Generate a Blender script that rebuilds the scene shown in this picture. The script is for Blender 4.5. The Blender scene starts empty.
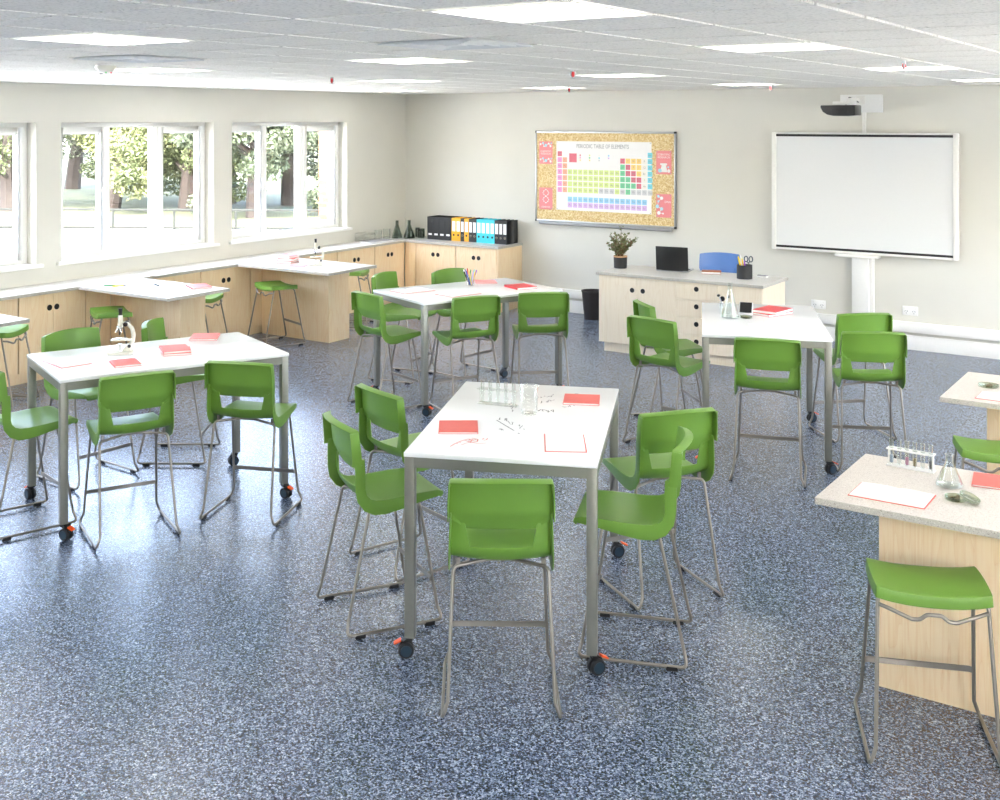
import bpy, bmesh, math, random
from mathutils import Vector, Matrix
random.seed(7)
R = math.radians
C = bpy.context.scene.collection
V = Vector
# ------------------------------------------------------------------ materials
MATS = {}
def lin(c):
    return tuple(((v / 255) / 12.92 if v / 255 <= 0.04045 else ((v / 255 + 0.055) / 1.055) ** 2.4) for v in c)
def mat(name, rgb, rough=0.5, metal=0.0, var=0.05, scale=40.0, bump=0.0, spec=0.5, coat=0.0):
    """plain surface with a faint procedural mottling"""
    m = bpy.data.materials.new(name); m.use_nodes = True
    nt = m.node_tree; n = nt.nodes; b = n['Principled BSDF']
    c = lin(rgb)
    tc = n.new('ShaderNodeTexCoord'); no = n.new('ShaderNodeTexNoise'); ra = n.new('ShaderNodeValToRGB')
    no.inputs['Scale'].default_value = scale; no.inputs['Detail'].default_value = 3
    nt.links.new(tc.outputs['Object'], no.inputs['Vector'])
    nt.links.new(no.outputs['Fac'], ra.inputs['Fac'])
    ra.color_ramp.elements[0].position = 0.3; ra.color_ramp.elements[1].position = 0.7
    ra.color_ramp.elements[0].color = tuple(max(0, v * (1 - var)) for v in c) + (1,)
    ra.color_ramp.elements[1].color = tuple(min(1, v * (1 + var)) for v in c) + (1,)
    nt.links.new(ra.outputs['Color'], b.inputs['Base Color'])
    b.inputs['Roughness'].default_value = rough; b.inputs['Metallic'].default_value = metal
    b.inputs['Specular IOR Level'].default_value = spec
    b.inputs['Coat Weight'].default_value = coat
    if bump:
        bp = n.new('ShaderNodeBump'); bp.inputs['Strength'].default_value = bump; bp.inputs['Distance'].default_value = 0.002
        nt.links.new(no.outputs['Fac'], bp.inputs['Height']); nt.links.new(bp.outputs['Normal'], b.inputs['Normal'])
    MATS[name] = m
    return m
def ramp(nt, pts, interp='LINEAR'):
    r = nt.nodes.new('ShaderNodeValToRGB'); r.color_ramp.interpolation = interp
    e = r.color_ramp.elements
    while len(e) > 1: e.remove(e[-1])
    e[0].position = pts[0][0]; e[0].color = lin(pts[0][1]) + (1,)
    for p, c in pts[1:]:
        k = e.new(p); k.color = lin(c) + (1,)
    return r
def mat_floor():
    m = bpy.data.materials.new('flecked_vinyl'); m.use_nodes = True
    nt = m.node_tree; b = nt.nodes['Principled BSDF']; L = nt.links.new
    tc = nt.nodes.new('ShaderNodeTexCoord')
    def vor(scale, off):
        mp = nt.nodes.new('ShaderNodeMapping'); mp.inputs['Location'].default_value = (off, off * .7, 0)
        v = nt.nodes.new('ShaderNodeTexVoronoi'); v.inputs['Scale'].default_value = scale
        L(tc.outputs['Object'], mp.inputs['Vector']); L(mp.outputs['Vector'], v.inputs['Vector'])
        s = nt.nodes.new('ShaderNodeSeparateColor'); L(v.outputs['Color'], s.inputs['Color']); return s
    a = vor(130, 3.1); c = vor(200, 9.3)
    mx = nt.nodes.new('ShaderNodeMath'); mx.operation = 'ADD'; L(a.outputs[0], mx.inputs[0])
    ml = nt.nodes.new('ShaderNodeMath'); ml.operation = 'MULTIPLY'; ml.inputs[1].default_value = .6; L(c.outputs[1], ml.inputs[0])
    L(ml.outputs[0], mx.inputs[1])
    dv = nt.nodes.new('ShaderNodeMath'); dv.operation = 'DIVIDE'; dv.inputs[1].default_value = 1.6; L(mx.outputs[0], dv.inputs[0])
    r = ramp(nt, FLOOR_RAMP)
    L(dv.outputs[0], r.inputs['Fac']); L(r.outputs['Color'], b.inputs['Base Color'])
    no = nt.nodes.new('ShaderNodeTexNoise'); no.inputs['Scale'].default_value = 160; L(tc.outputs['Object'], no.inputs['Vector'])
    bp = nt.nodes.new('ShaderNodeBump'); bp.inputs['Strength'].default_value = .10; bp.inputs['Distance'].default_value = .002
    L(no.outputs['Fac'], bp.inputs['Height'])
    b.inputs['Roughness'].default_value = .27; b.inputs['Specular IOR Level'].default_value = .95
    MATS['floor'] = m; return m
FLOOR_RAMP = [(0.0, (5, 8, 15)), (.24, (22, 29, 42)), (.42, (66, 79, 101)), (.60, (108, 122, 145)), (.84, (158, 171, 192)), (1, (214, 223, 235))]
def mat_wood(name, c0, c1, c2, axis='Z'):
    m = bpy.data.materials.new(name); m.use_nodes = True
    nt = m.node_tree; b = nt.nodes['Principled BSDF']; L = nt.links.new
    tc = nt.nodes.new('ShaderNodeTexCoord')
    mp = nt.nodes.new('ShaderNodeMapping')
    mp.inputs['Scale'].default_value = {'Z': (5, 5, .55), 'X': (.55, 5, 5)}[axis]
    n1 = nt.nodes.new('ShaderNodeTexNoise'); n1.inputs['Scale'].default_value = 1.6; n1.inputs['Detail'].default_value = 2; n1.inputs['Distortion'].default_value = .5
    L(tc.outputs['Object'], mp.inputs['Vector']); L(mp.outputs['Vector'], n1.inputs['Vector'])
    # cathedral rings from noise contours
    mu = nt.nodes.new('ShaderNodeMath'); mu.operation = 'MULTIPLY'; mu.inputs[1].default_value = 9; L(n1.outputs['Fac'], mu.inputs[0])
    fr = nt.nodes.new('ShaderNodeMath'); fr.operation = 'FRACT'; L(mu.outputs[0], fr.inputs[0])
    mp2 = nt.nodes.new('ShaderNodeMapping'); mp2.inputs['Scale'].default_value = {'Z': (60, 60, 2), 'X': (2, 60, 60)}[axis]
    n2 = nt.nodes.new('ShaderNodeTexNoise'); n2.inputs['Scale'].default_value = 2.2; n2.inputs['Detail'].default_value = 4
    L(tc.outputs['Object'], mp2.inputs['Vector']); L(mp2.outputs['Vector'], n2.inputs['Vector'])
    r1 = ramp(nt, [(0, c0), (.55, c1), (.93, c1), (1, c2)]); L(fr.outputs[0], r1.inputs['Fac'])
    r2 = ramp(nt, [(.3, c2), (.55, c1), (.8, c0)]); L(n2.outputs['Fac'], r2.inputs['Fac'])
    mix = nt.nodes.new('ShaderNodeMix'); mix.data_type = 'RGBA'; mix.inputs['Factor'].default_value = .45
    L(r1.outputs['Color'], mix.inputs['A']); L(r2.outputs['Color'], mix.inputs['B'])
    L(mix.outputs['Result'], b.inputs['Base Color']); b.inputs['Roughness'].default_value = .45
    MATS[name] = m; return m
def mat_speck(name, base, dark, light, scale=260, rough=.35):
    m = bpy.data.materials.new(name); m.use_nodes = True
    nt = m.node_tree; b = nt.nodes['Principled BSDF']; L = nt.links.new
    tc = nt.nodes.new('ShaderNodeTexCoord'); v = nt.nodes.new('ShaderNodeTexVoronoi'); v.inputs['Scale'].default_value = scale
    L(tc.outputs['Object'], v.inputs['Vector'])
    s = nt.nodes.new('ShaderNodeSeparateColor'); L(v.outputs['Color'], s.inputs['Color'])
    r = ramp(nt, [(0, dark), (.16, base), (.8, base), (1, light)]); L(s.outputs[0], r.inputs['Fac'])
    L(r.outputs['Color'], b.inputs['Base Color']); b.inputs['Roughness'].default_value = rough
    MATS[name] = m; return m
def mat_emit(name, rgb, strength):
    m = bpy.data.materials.new(name); m.use_nodes = True
    nt = m.node_tree; nt.nodes.clear()
    o = nt.nodes.new('ShaderNodeOutputMaterial'); e = nt.nodes.new('ShaderNodeEmission')
    tc = nt.nodes.new('ShaderNodeTexCoord'); no = nt.nodes.new('ShaderNodeTexNoise'); no.inputs['Scale'].default_value = 90
    nt.links.new(tc.outputs['Object'], no.inputs['Vector'])
    r = ramp(nt, [(.3, tuple(int(v * .98) for v in rgb)), (.7, rgb)]); nt.links.new(no.outputs['Fac'], r.inputs['Fac'])
    nt.links.new(r.outputs['Color'], e.inputs['Color']); e.inputs['Strength'].default_value = strength
    nt.links.new(e.outputs[0], o.inputs[0]); MATS[name] = m; return m
def mat_pane(name):
    m = bpy.data.materials.new(name); m.use_nodes = True
    nt = m.node_tree; nt.nodes.clear()
    o = nt.nodes.new('ShaderNodeOutputMaterial'); t = nt.nodes.new('ShaderNodeBsdfTransparent'); g = nt.nodes.new('ShaderNodeBsdfGlossy')
    lw = nt.nodes.new('ShaderNodeLayerWeight'); lw.inputs['Blend'].default_value = .5; pw = nt.nodes.new('ShaderNodeMath'); pw.operation = 'POWER'; pw.inputs[1].default_value = 5
    f = nt.nodes.new('ShaderNodeMath'); f.operation = 'MULTIPLY_ADD'; f.inputs[1].default_value = .9; f.inputs[2].default_value = .03; mx = nt.nodes.new('ShaderNodeMixShader')
    nt.links.new(lw.outputs['Facing'], pw.inputs[0]); nt.links.new(pw.outputs[0], f.inputs[0])
    t.inputs['Color'].default_value = (.97, .985, .98, 1); g.inputs['Roughness'].default_value = .02
    nt.links.new(f.outputs[0], mx.inputs[0]); nt.links.new(t.outputs[0], mx.inputs[1]); nt.links.new(g.outputs[0], mx.inputs[2])
    nt.links.new(mx.outputs[0], o.inputs[0]); MATS[name] = m; return m
def mat_glass(name, rgb, ior=1.45, mixc=.35):
    """thin lab glass: mostly clear, with a glossy edge"""
    m = bpy.data.materials.new(name); m.use_nodes = True
    nt = m.node_tree; nt.nodes.clear()
    o = nt.nodes.new('ShaderNodeOutputMaterial'); t = nt.nodes.new('ShaderNodeBsdfTransparent'); g = nt.nodes.new('ShaderNodeBsdfGlossy')
    lw = nt.nodes.new('ShaderNodeLayerWeight'); lw.inputs['Blend'].default_value = mixc; mx = nt.nodes.new('ShaderNodeMixShader')
    t.inputs['Color'].default_value = lin(rgb) + (1,); g.inputs['Roughness'].default_value = .06; g.inputs['Color'].default_value = (.9, .93, .92, 1)
    nt.links.new(lw.outputs['Facing'], mx.inputs[0]); nt.links.new(t.outputs[0], mx.inputs[1]); nt.links.new(g.outputs[0], mx.inputs[2])
    nt.links.new(mx.outputs[0], o.inputs[0]); MATS[name] = m; return m
def mat_brick(name):
    m = bpy.data.materials.new(name); m.use_nodes = True
    nt = m.node_tree; b = nt.nodes['Principled BSDF']; L = nt.links.new
    tc = nt.nodes.new('ShaderNodeTexCoord'); br = nt.nodes.new('ShaderNodeTexBrick')
    mp = nt.nodes.new('ShaderNodeMapping'); mp.inputs['Rotation'].default_value = (R(90), 0, 0)
    L(tc.outputs['Object'], mp.inputs['Vector']); L(mp.outputs['Vector'], br.inputs['Vector'])
    br.inputs['Color1'].default_value = lin((96, 60, 40)) + (1,); br.inputs['Color2'].default_value = lin((116, 80, 56)) + (1,)
    br.inputs['Mortar'].default_value = lin((120, 108, 96)) + (1,)
    br.inputs['Scale'].default_value = 1; br.inputs['Brick Width'].default_value = .23; br.inputs['Row Height'].default_value = .086; br.inputs['Mortar Size'].default_value = .006
    L(br.outputs['Color'], b.inputs['Base Color']); b.inputs['Roughness'].default_value = .9
    MATS[name] = m; return m
def mat_cork():
    m = bpy.data.materials.new('cork'); m.use_nodes = True
    nt = m.node_tree; b = nt.nodes['Principled BSDF']; L = nt.links.new
    tc = nt.nodes.new('ShaderNodeTexCoord'); v = nt.nodes.new('ShaderNodeTexVoronoi'); v.inputs['Scale'].default_value = 75
    L(tc.outputs['Object'], v.inputs['Vector'])
    s = nt.nodes.new('ShaderNodeSeparateColor'); L(v.outputs['Color'], s.inputs['Color'])
    r = ramp(nt, [(0, (196, 160, 104)), (.3, (216, 188, 132)), (.7, (228, 206, 154)), (1, (240, 224, 182))]); L(s.outputs[0], r.inputs['Fac'])
    L(r.outputs['Color'], b.inputs['Base Color']); b.inputs['Roughness'].default_value = .85
    MATS['cork'] = m
def mat_tile():
    m = bpy.data.materials.new('ceiling_tile'); m.use_nodes = True
    nt = m.node_tree; b = nt.nodes['Principled BSDF']; L = nt.links.new
    tc = nt.nodes.new('ShaderNodeTexCoord'); no = nt.nodes.new('ShaderNodeTexNoise'); no.inputs['Scale'].default_value = 75; no.inputs['Detail'].default_value = 4
    L(tc.outputs['Object'], no.inputs['Vector'])
    r = ramp(nt, [(.30, (200, 199, 192)), (.44, (236, 234, 228)), (.7, (244, 242, 236))]); L(no.outputs['Fac'], r.inputs['Fac'])
    L(r.outputs['Color'], b.inputs['Base Color']); b.inputs['Roughness'].default_value = .8
    MATS['ceiling_tile'] = m

mat_floor(); mat_cork(); mat_tile()
mat('wall_paint', (216, 214, 204), .6, var=.012, scale=3)
mat('trim_white', (238, 237, 232), .4, var=.01)
mat('frame_white', (243, 243, 240), .3, var=.01)
mat_wood('birch', (246, 214, 168), (252, 227, 188), (238, 200, 150))
mat_wood('lit_birch', (236, 220, 194), (241, 227, 204), (228, 208, 178))  # same birch as the cabinets, with brighter light put into the colour
mat_speck('laminate', (214, 212, 207), (176, 172, 166), (232, 231, 228))
mat_speck('laminate_warm', (212, 203, 193), (170, 157, 146), (230, 224, 216))
mat_speck('laminate_edge', (190, 184, 174), (140, 132, 122), (216, 212, 204), scale=300)
mat('gap_dark', (62, 36, 22), .8)
mat('hole_black', (14, 13, 13), .6)
mat('green_plastic', (106, 146, 58), .36, var=.03, scale=6, spec=.35)
mat('blue_plastic', (84, 122, 184), .36, var=.03, scale=6)
mat('steel_rod', (146, 140, 131), .30, metal=.7, var=.03)
mat('table_paint', (138, 137, 128), .38, metal=.35, var=.02)
mat('table_white', (246, 246, 245), .16, var=.006, scale=8)
mat('black_rubber', (20, 20, 21), .5)
mat('caster_hub', (26, 50, 66), .45)
mat('orange_plastic', (232, 84, 22), .4)
mat('red_cover', (220, 92, 82), .45, var=.03)
mat('bright_red', (214, 40, 44), .45, var=.03)
mat('pink_paper', (236, 150, 146), .6, var=.02)
mat('paper', (245, 244, 242), .6, var=.012, scale=12)
mat('black_plastic', (22, 22, 23), .35)
mat('matt_black', (18, 18, 19), .6)
mat('bin_brown', (36, 30, 27), .5)
mat('alu', (176, 178, 180), .35, metal=.7, var=.03)
mat('grey_tray', (160, 161, 162), .4, metal=.3)
mat('board_white', (228, 229, 228), .25, var=.005)
mat('cream_enamel', (232, 230, 216), .25, var=.01)
mat('chrome', (200, 200, 198), .18, metal=.95)
mat('brown_leather', (170, 92, 46), .5, var=.12, scale=30)
mat('pot_black', (34, 34, 35), .55, var=.1)
mat('pot_rim', (196, 152, 110), .6)
mat('soil', (58, 44, 34), .9, var=.3)
mat('leaf_sage', (118, 126, 84), .6, var=.25, scale=60)
mat('leaf_russet', (128, 96, 70), .6, var=.25, scale=60)
mat('twig', (110, 84, 58), .8)
mat('yellow_card', (244, 176, 38), .4)
mat('cyan_card', (64, 204, 220), .4)
mat('black_card', (24, 23, 23), .4)
mat('pen_yellow', (240, 206, 46), .35); mat('pen_purple', (150, 74, 190), .35); mat('pen_green', (60, 150, 70), .35)
mat('pen_red', (208, 52, 46), .35); mat('pen_blue', (52, 90, 190), .35); mat('pen_teal', (110, 200, 190), .35); mat('pen_brown', (130, 66, 34), .35)
mat('ink_black', (60, 62, 66), .5); mat('ink_red', (214, 96, 84), .5)
mat('line_grey', (205, 204, 202), .6)
mat('printed_grey', (150, 150, 152), .6)
mat('green_led', (60, 200, 90), .3)
mat('diffuser_grey', (222, 224, 226), .5, var=.02)
mat('dark_green', (54, 66, 56), .1)
mat('liquid_blue', (150, 168, 190), .1); mat('liquid_pink', (196, 130, 160), .1); mat('liquid_olive', (140, 128, 84), .1); mat('liquid_black', (44, 44, 52), .1)
mat('stone_bits', (112, 104, 78), .8, var=.4, scale=120)
mat_glass('clear_glass', (250, 251, 250), mixc=.24); mat_glass('green_glass', (206, 214, 208), mixc=.28); mat_glass('acrylic', (252, 252, 251), mixc=.16)
mat_glass('dish_glass', (222, 226, 214), mixc=.25); mat_pane('window_glass'); mat_brick('brick')
mat_emit('light_panel', (255, 253, 247), 5.5)
mat('concrete', (232, 229, 222), .9, var=.06, scale=1.5)
mat('dry_grass', (60, 66, 42), .95, var=.25, scale=1.2)
mat('rail_metal', (26, 29, 28), .8, spec=.2)
mat('bark_pale', (46, 40, 37), .9, var=.25, scale=5)
mat('gum_leaf', (66, 76, 46), .7, var=.35, scale=2)
mat('gum_leaf_pale', (86, 92, 58), .7, var=.3, scale=2)
mat('gum_leaf_deep', (50, 60, 42), .7, var=.4, scale=2)
mat('roof_render', (200, 198, 192), .9)
PT = {'p_crimson': (218, 114, 132), 'p_pink': (240, 159, 210), 'p_orange': (248, 176, 146), 'p_lime': (218, 233, 153), 'p_green': (119, 206, 156),
      'p_amber': (252, 215, 131), 'p_cream': (243, 237, 228), 'p_cyan': (126, 216, 230), 'p_grey': (210, 210, 212), 'p_blue': (152, 210, 237), 'p_lilac': (218, 185, 230), 'p_rose': (233, 143, 147), 'p_sky': (176, 224, 237)}
for k, v in PT.items(): mat(k, v, .6, var=.01)

# ------------------------------------------------------------------ mesh builder
class MB:
    def __init__(s): s.v = []; s.f = []; s.m = []; s.mi = 0
    def add(s, vs, fs):
        o = len(s.v); s.v += [tuple(p) for p in vs]
        for f in fs: s.f.append(tuple(i + o for i in f)); s.m.append(s.mi)
        return s
    def mat(s, i): s.mi = i; return s
    def box(s, x0, x1, y0, y1, z0, z1, M=None):
        vs = [V((x, y, z)) for z in (z0, z1) for y in (y0, y1) for x in (x0, x1)]
        if M: vs = [M @ p for p in vs]
        return s.add(vs, [(0, 2, 3, 1), (4, 5, 7, 6), (0, 1, 5, 4), (2, 6, 7, 3), (0, 4, 6, 2), (1, 3, 7, 5)])
    def cbox(s, c, d, M=None):
        return s.box(c[0] - d[0] / 2, c[0] + d[0] / 2, c[1] - d[1] / 2, c[1] + d[1] / 2, c[2] - d[2] / 2, c[2] + d[2] / 2, M)
    def tube(s, pts, r, n=8, fillet=0.0, cap=True, closed=False, seg=5):
        pts = [V(p) for p in pts]
        if fillet > 0: pts = fillet_path(pts, fillet, seg)
        rs = r if isinstance(r, (list, tuple)) else [r] * len(pts)
        t0 = (pts[1] - pts[0]).normalized()
        up = V((0, 0, 1)) if abs(t0.z) < .9 else V((1, 0, 0))
        a = t0.cross(up).normalized(); rings = []
        for i, p in enumerate(pts):
            t = (pts[min(i + 1, len(pts) - 1)] - pts[max(i - 1, 0)])
            if t.length < 1e-9: t = t0
            t = t.normalized(); a = (a - t * a.dot(t))
            a = a.normalized() if a.length > 1e-6 else t.orthogonal().normalized()
            b = t.cross(a)
            rings.append([p + (a * math.cos(2 * math.pi * k / n) + b * math.sin(2 * math.pi * k / n)) * rs[i] for k in range(n)])
        vs = [p for r_ in rings for p in r_]; fs = []
        for i in range(len(rings) - 1):
            for k in range(n):
                k2 = (k + 1) % n; fs.append((i * n + k, i * n + k2, (i + 1) * n + k2, (i + 1) * n + k))
        if cap: fs.append(tuple(range(n - 1, -1, -1))); fs.append(tuple(range((len(rings) - 1) * n, len(rings) * n)))
        return s.add(vs, fs)
    def lathe(s, prof, n=20, c=(0, 0, 0), M=None):
        """profile list of (r, z) revolved about z"""
        vs = []; fs = []; idx = []
        for r, z in prof:
            if r < 1e-6: idx.append([len(vs)] * n); vs.append(V((c[0], c[1], c[2] + z)))
            else:
                idx.append(list(range(len(vs), len(vs) + n)))
                vs += [V((c[0] + r * math.cos(2 * math.pi * k / n), c[1] + r * math.sin(2 * math.pi * k / n), c[2] + z)) for k in range(n)]
        for i in range(len(prof) - 1):
            for k in range(n):
                k2 = (k + 1) % n; q = [idx[i][k], idx[i][k2], idx[i + 1][k2], idx[i + 1][k]]
                u = []
                for w in q:
                    if w not in u: u.append(w)
                if len(u) > 2: fs.append(tuple(u))
        if M: vs = [M @ p for p in vs]
        return s.add(vs, fs)
    def prism(s, poly, d0, d1, plane='XY', M=None):
        """polygon extruded: plane XY -> along z, XZ -> along y, YZ -> along x"""
        n = len(poly)
        def P(a, b, d): return V((a, b, d)) if plane == 'XY' else V((a, d, b)) if plane == 'XZ' else V((d, a, b))
        vs = [P(a, b, d0) for a, b in poly] + [P(a, b, d1) for a, b in poly]
        if M: vs = [M @ p for p in vs]
        return s.add(vs, [tuple(range(n - 1, -1, -1)), tuple(range(n, 2 * n))] + [(i, (i + 1) % n, n + (i + 1) % n, n + i) for i in range(n)])
    def build(s, name, mats, parent=None, bevel=0.0, smooth=True, ang=35, solid=0.0, seg=2):
        me = bpy.data.meshes.new(name); me.from_pydata(s.v, [], s.f)
        for m in (mats if isinstance(mats, (list, tuple)) else [mats]): me.materials.append(MATS[m])
        me.polygons.foreach_set('material_index', s.m)
        bm = bmesh.new(); bm.from_mesh(me); bmesh.ops.remove_doubles(bm, verts=bm.verts, dist=1e-5)
        if not solid: bmesh.ops.recalc_face_normals(bm, faces=bm.faces)
        bm.to_mesh(me); bm.free()
        if smooth:
            me.polygons.foreach_set('use_smooth', [True] * len(me.polygons)); me.set_sharp_from_angle(angle=R(ang))
        o = bpy.data.objects.new(name, me); C.objects.link(o)
        if solid or bevel:
            if solid:
                md = o.modifiers.new('s', 'SOLIDIFY'); md.thickness = solid; md.offset = 1; md.use_even_offset = True; md.thickness_clamp = 1
            if bevel:
                md = o.modifiers.new('b', 'BEVEL'); md.width = bevel; md.segments = seg; md.limit_method = 'ANGLE'; md.angle_limit = R(40); md.harden_normals = False
            bpy.context.view_layer.update()
            dg = bpy.context.evaluated_depsgraph_get()
            ne = bpy.data.meshes.new_from_object(o.evaluated_get(dg)); o.modifiers.clear(); o.data = ne; ne.name = name
            if smooth:
                ne.polygons.foreach_set('use_smooth', [True] * len(ne.polygons)); ne.set_sharp_from_angle(angle=R(ang))
        if parent: o.parent = parent
        return o
def fillet_path(p, r, seg=5):
    out = [p[0]]
    for i in range(1, len(p) - 1):
        a = (p[i - 1] - p[i]); b = (p[i + 1] - p[i]); la, lb = a.length, b.length; a.normalize(); b.normalize()
        th = a.angle(b)
        if th > R(178): out.append(p[i]); continue
        d = min(r / math.tan(th / 2), la * .48, lb * .48)
        A = p[i] + a * d; B = p[i] + b * d
        for k in range(seg + 1):
            t = k / seg; out.append(A * (1 - t) ** 2 + p[i] * 2 * t * (1 - t) + B * t * t)
    out.append(p[-1]); return out
def thing(name, label, cat, loc=(0, 0, 0), yaw=0, group=None):
    o = bpy.data.objects.new(name, None); C.objects.link(o); o.empty_display_size = .1
    o.location = loc; o.rotation_euler = (0, 0, yaw)
    return tag(o, label, cat, group)
def tag(o, label, cat, group=None):
    o['label'] = label; o['category'] = cat
    if group: o['group'] = group
    return o
def struct(o): o['kind'] = 'structure'; return o
def copy_tree(o, parent=None):
    c = o.copy(); C.objects.link(c)
    if parent: c.parent = parent
    for ch in list(o.children): copy_tree(ch, c)
    return c
def at(o, loc, yaw=0): o.location = loc; o.rotation_euler = (0, 0, yaw); return o
def txt(name, s, size, matname, parent, M, ext=0.0004, align='CENTER'):
    cu = bpy.data.curves.new(name, 'FONT'); cu.body = s; cu.size = size; cu.align_x = align; cu.align_y = 'CENTER'; cu.extrude = ext; cu.resolution_u = 2
    o = bpy.data.objects.new(name, cu); C.objects.link(o); bpy.context.view_layer.update()
    me = bpy.data.meshes.new_from_object(o.evaluated_get(bpy.context.evaluated_depsgraph_get())); bpy.data.objects.remove(o)
    me.transform(M); me.materials.clear(); me.materials.append(MATS[matname])
    o = bpy.data.objects.new(name, me); C.objects.link(o); o.parent = parent; return o

SKY, SUN, EXPO = 5.0, 12.0, 1.16
# ------------------------------------------------------------------ room shell
XL, YB, XR, YF, ZC = -10.443, 13.694, 2.0, -5.6, 3.004
struct(MB().box(XL - .3, XR + .2, YF - .2, YB + .2, -.1, 0).build('floor', 'floor', smooth=False))
WIN = [(10.13, 12.34), (7.635, 9.825), (5.14, 7.33), (2.645, 4.835), (.15, 2.34), (-2.345, -.155), (-4.84, -2.65)]  # last two are out of view, added to light camera-facing sides
WZ0, WZ1 = 1.10, 2.59
w = MB(); ys = YF - .2
for a, b in sorted(WIN):
    w.box(XL - .26, XL, ys, a, -.1, 3.1); w.box(XL - .26, XL, a, b, -.1, WZ0); w.box(XL - .26, XL, a, b, WZ1, 3.1); ys = b
w.box(XL - .26, XL, ys, YB, -.1, 3.1)
struct(w.build('wall_left', 'wall_paint', smooth=False))
struct(MB().box(XL - .26, XR + .2, YB, YB + .2, -.1, 3.1).build('wall_back', 'wall_paint', smooth=False))
WIN_FILL = [(-4.6, -2.41), (.4, 2.59), (5.4, 7.59), (7.9, 10.09), (10.4, 12.59)]  # unseen side windows, added to brighten the dim room
w = MB(); ys = YF
for a, b in WIN_FILL:
    w.box(XR, XR + .26, ys, a, -.1, 3.1); w.box(XR, XR + .26, a, b, -.1, WZ0); w.box(XR, XR + .26, a, b, WZ1, 3.1); ys = b
w.box(XR, XR + .26, ys, YB, -.1, 3.1)
struct(w.build('wall_right', 'wall_paint', smooth=False))
struct(MB().box(XL, XR + .2, YF - .2, YF, -.1, 3.1).build('wall_rear', 'wall_paint', smooth=False))
# ceiling: tiles hung in a grid; light panels and air diffusers take the place of single tiles
LX = [-9.584, -7.184, -4.784, -2.384, .016]; LY = [-2.775, .225, 3.225, 5.625, 8.625, 11.625]
LIGHTS = [(x, y) for x in LX for y in LY]
DIFF = [(-3.584, 4.425), (-5.984, 4.425)]
ce = MB(); ce.mat(1).box(XL - .26, XR + .2, YF - .2, YB + .2, ZC + .021, ZC + .07)
holes = {(round((x + 1.784) / .6), round((y - 3.825) / .6)) for x, y in LIGHTS + DIFF}
ce.mat(0)
for i in range(-15, 7):
    for j in range(-16, 18):
        if (i, j) in holes: continue
        x0 = -1.784 + .6 * i; y0 = 3.825 + .6 * j
        x1 = min(x0 + .6, XR); y1 = min(y0 + .6, YB); x0 = max(x0, XL); y0 = max(y0, YF)
        if x1 - x0 > .05 and y1 - y0 > .05: ce.box(x0 + .014, x1 - .014, y0 + .014, y1 - .014, ZC, ZC + .022)
struct(ce.build('ceiling', ['ceiling_tile', 'trim_white'], smooth=False))
def ceiling_light(label):
    t = thing('ceiling_light', label, 'light', group='recessed ceiling light panels')
    f = MB()
    for a in ((.004, .596, .004, .022), (.004, .596, .578, .596), (.004, .022, .022, .578), (.578, .596, .022, .578)):
        f.box(a[0], a[1], a[2], a[3], -.004, .011)
    f.build('frame', 'trim_white', t, smooth=False)
    MB().box(.022, .578, .022, .578, 0, .011).build('light_diffuser', 'light_panel', t, smooth=False)
    return t
cl = ceiling_light('')
LNAME = {}
for n, (x, y) in enumerate(LIGHTS):
    o = cl if n == 0 else copy_tree(cl)
    at(o, (x, y, ZC - .001))
    row = ["far behind the viewpoint", "just behind the viewpoint", 'first row', 'second row', 'third row', 'row at the whiteboard wall'][LY.index(y)]
    col = ['over the window bench', 'over the peninsula benches', 'over the microscope and pen cup tables', 'over the scribbled and flask tables', 'by the unseen side wall'][LX.index(x)]
    o['label'] = 'square ceiling light panel, %s, %s' % (col, row)
def ceiling_vent(label):
    t = thing('ceiling_vent', label, 'air vent', group='ceiling air diffusers')
    MB().box(.006, .594, .006, .594, .004, .011).build('back_plate', 'trim_white', t, smooth=False)
    for k in range(4):
        a = .02 + .06 * k; b = .6 - a; m = MB()
        q = [(a, a), (b, a), (b, b), (a, b)]; c = .035; q2 = [(a + c, a + c), (b - c, a + c), (b - c, b - c), (a + c, b - c)]
        m.add([(x, y, -.012) for x, y in q] + [(x, y, .008) for x, y in q2] + [(x, y, -.008) for x, y in q] + [(x, y, .011) for x, y in q2],
              [(i, (i + 1) % 4, 4 + (i + 1) % 4, 4 + i) for i in range(4)] + [(8 + i, 12 + i, 12 + (i + 1) % 4, 8 + (i + 1) % 4) for i in range(4)] + [(i, 8 + i, 8 + (i + 1) % 4, (i + 1) % 4) for i in range(4)])
        m.build('louvre_ring', 'diffuser_grey', t, smooth=False)
    MB().box(.26, .34, .26, .34, -.012, .006).build('centre_plate', 'diffuser_grey', t, smooth=False)
    return t
d0 = ceiling_vent('louvred square air diffuser in the ceiling over the scribbled table'); at(d0, (DIFF[0][0], DIFF[0][1], ZC))
d1 = copy_tree(d0); at(d1, (DIFF[1][0], DIFF[1][1], ZC)); d1['label'] = 'louvred square air diffuser in the ceiling beside the smoke detector'
sd = thing('smoke_detector', 'white domed smoke detector with tiny lights on the ceiling', 'smoke detector', (-6.47, 5.09, ZC))
MB().lathe([(0, -.012), (.06, -.012), (.06, 0), (0, 0)], 24).build('mounting_ring', 'trim_white', sd)
MB().lathe([(0, -.058), (.03, -.058), (.05, -.05), (.068, -.03), (.072, -.013), (.06, -.012)], 24).build('dome', 'cream_enamel', sd)
MB().lathe([(0, -.066), (.006, -.064), (.006, -.055), (0, -.055)], 8, (.028, -.02, 0)).build('indicator', 'green_led', sd)
MB().lathe([(0, -.066), (.006, -.064), (.006, -.055), (0, -.055)], 8, (.045, .01, 0)).build('indicator', 'bright_red', sd)
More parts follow.
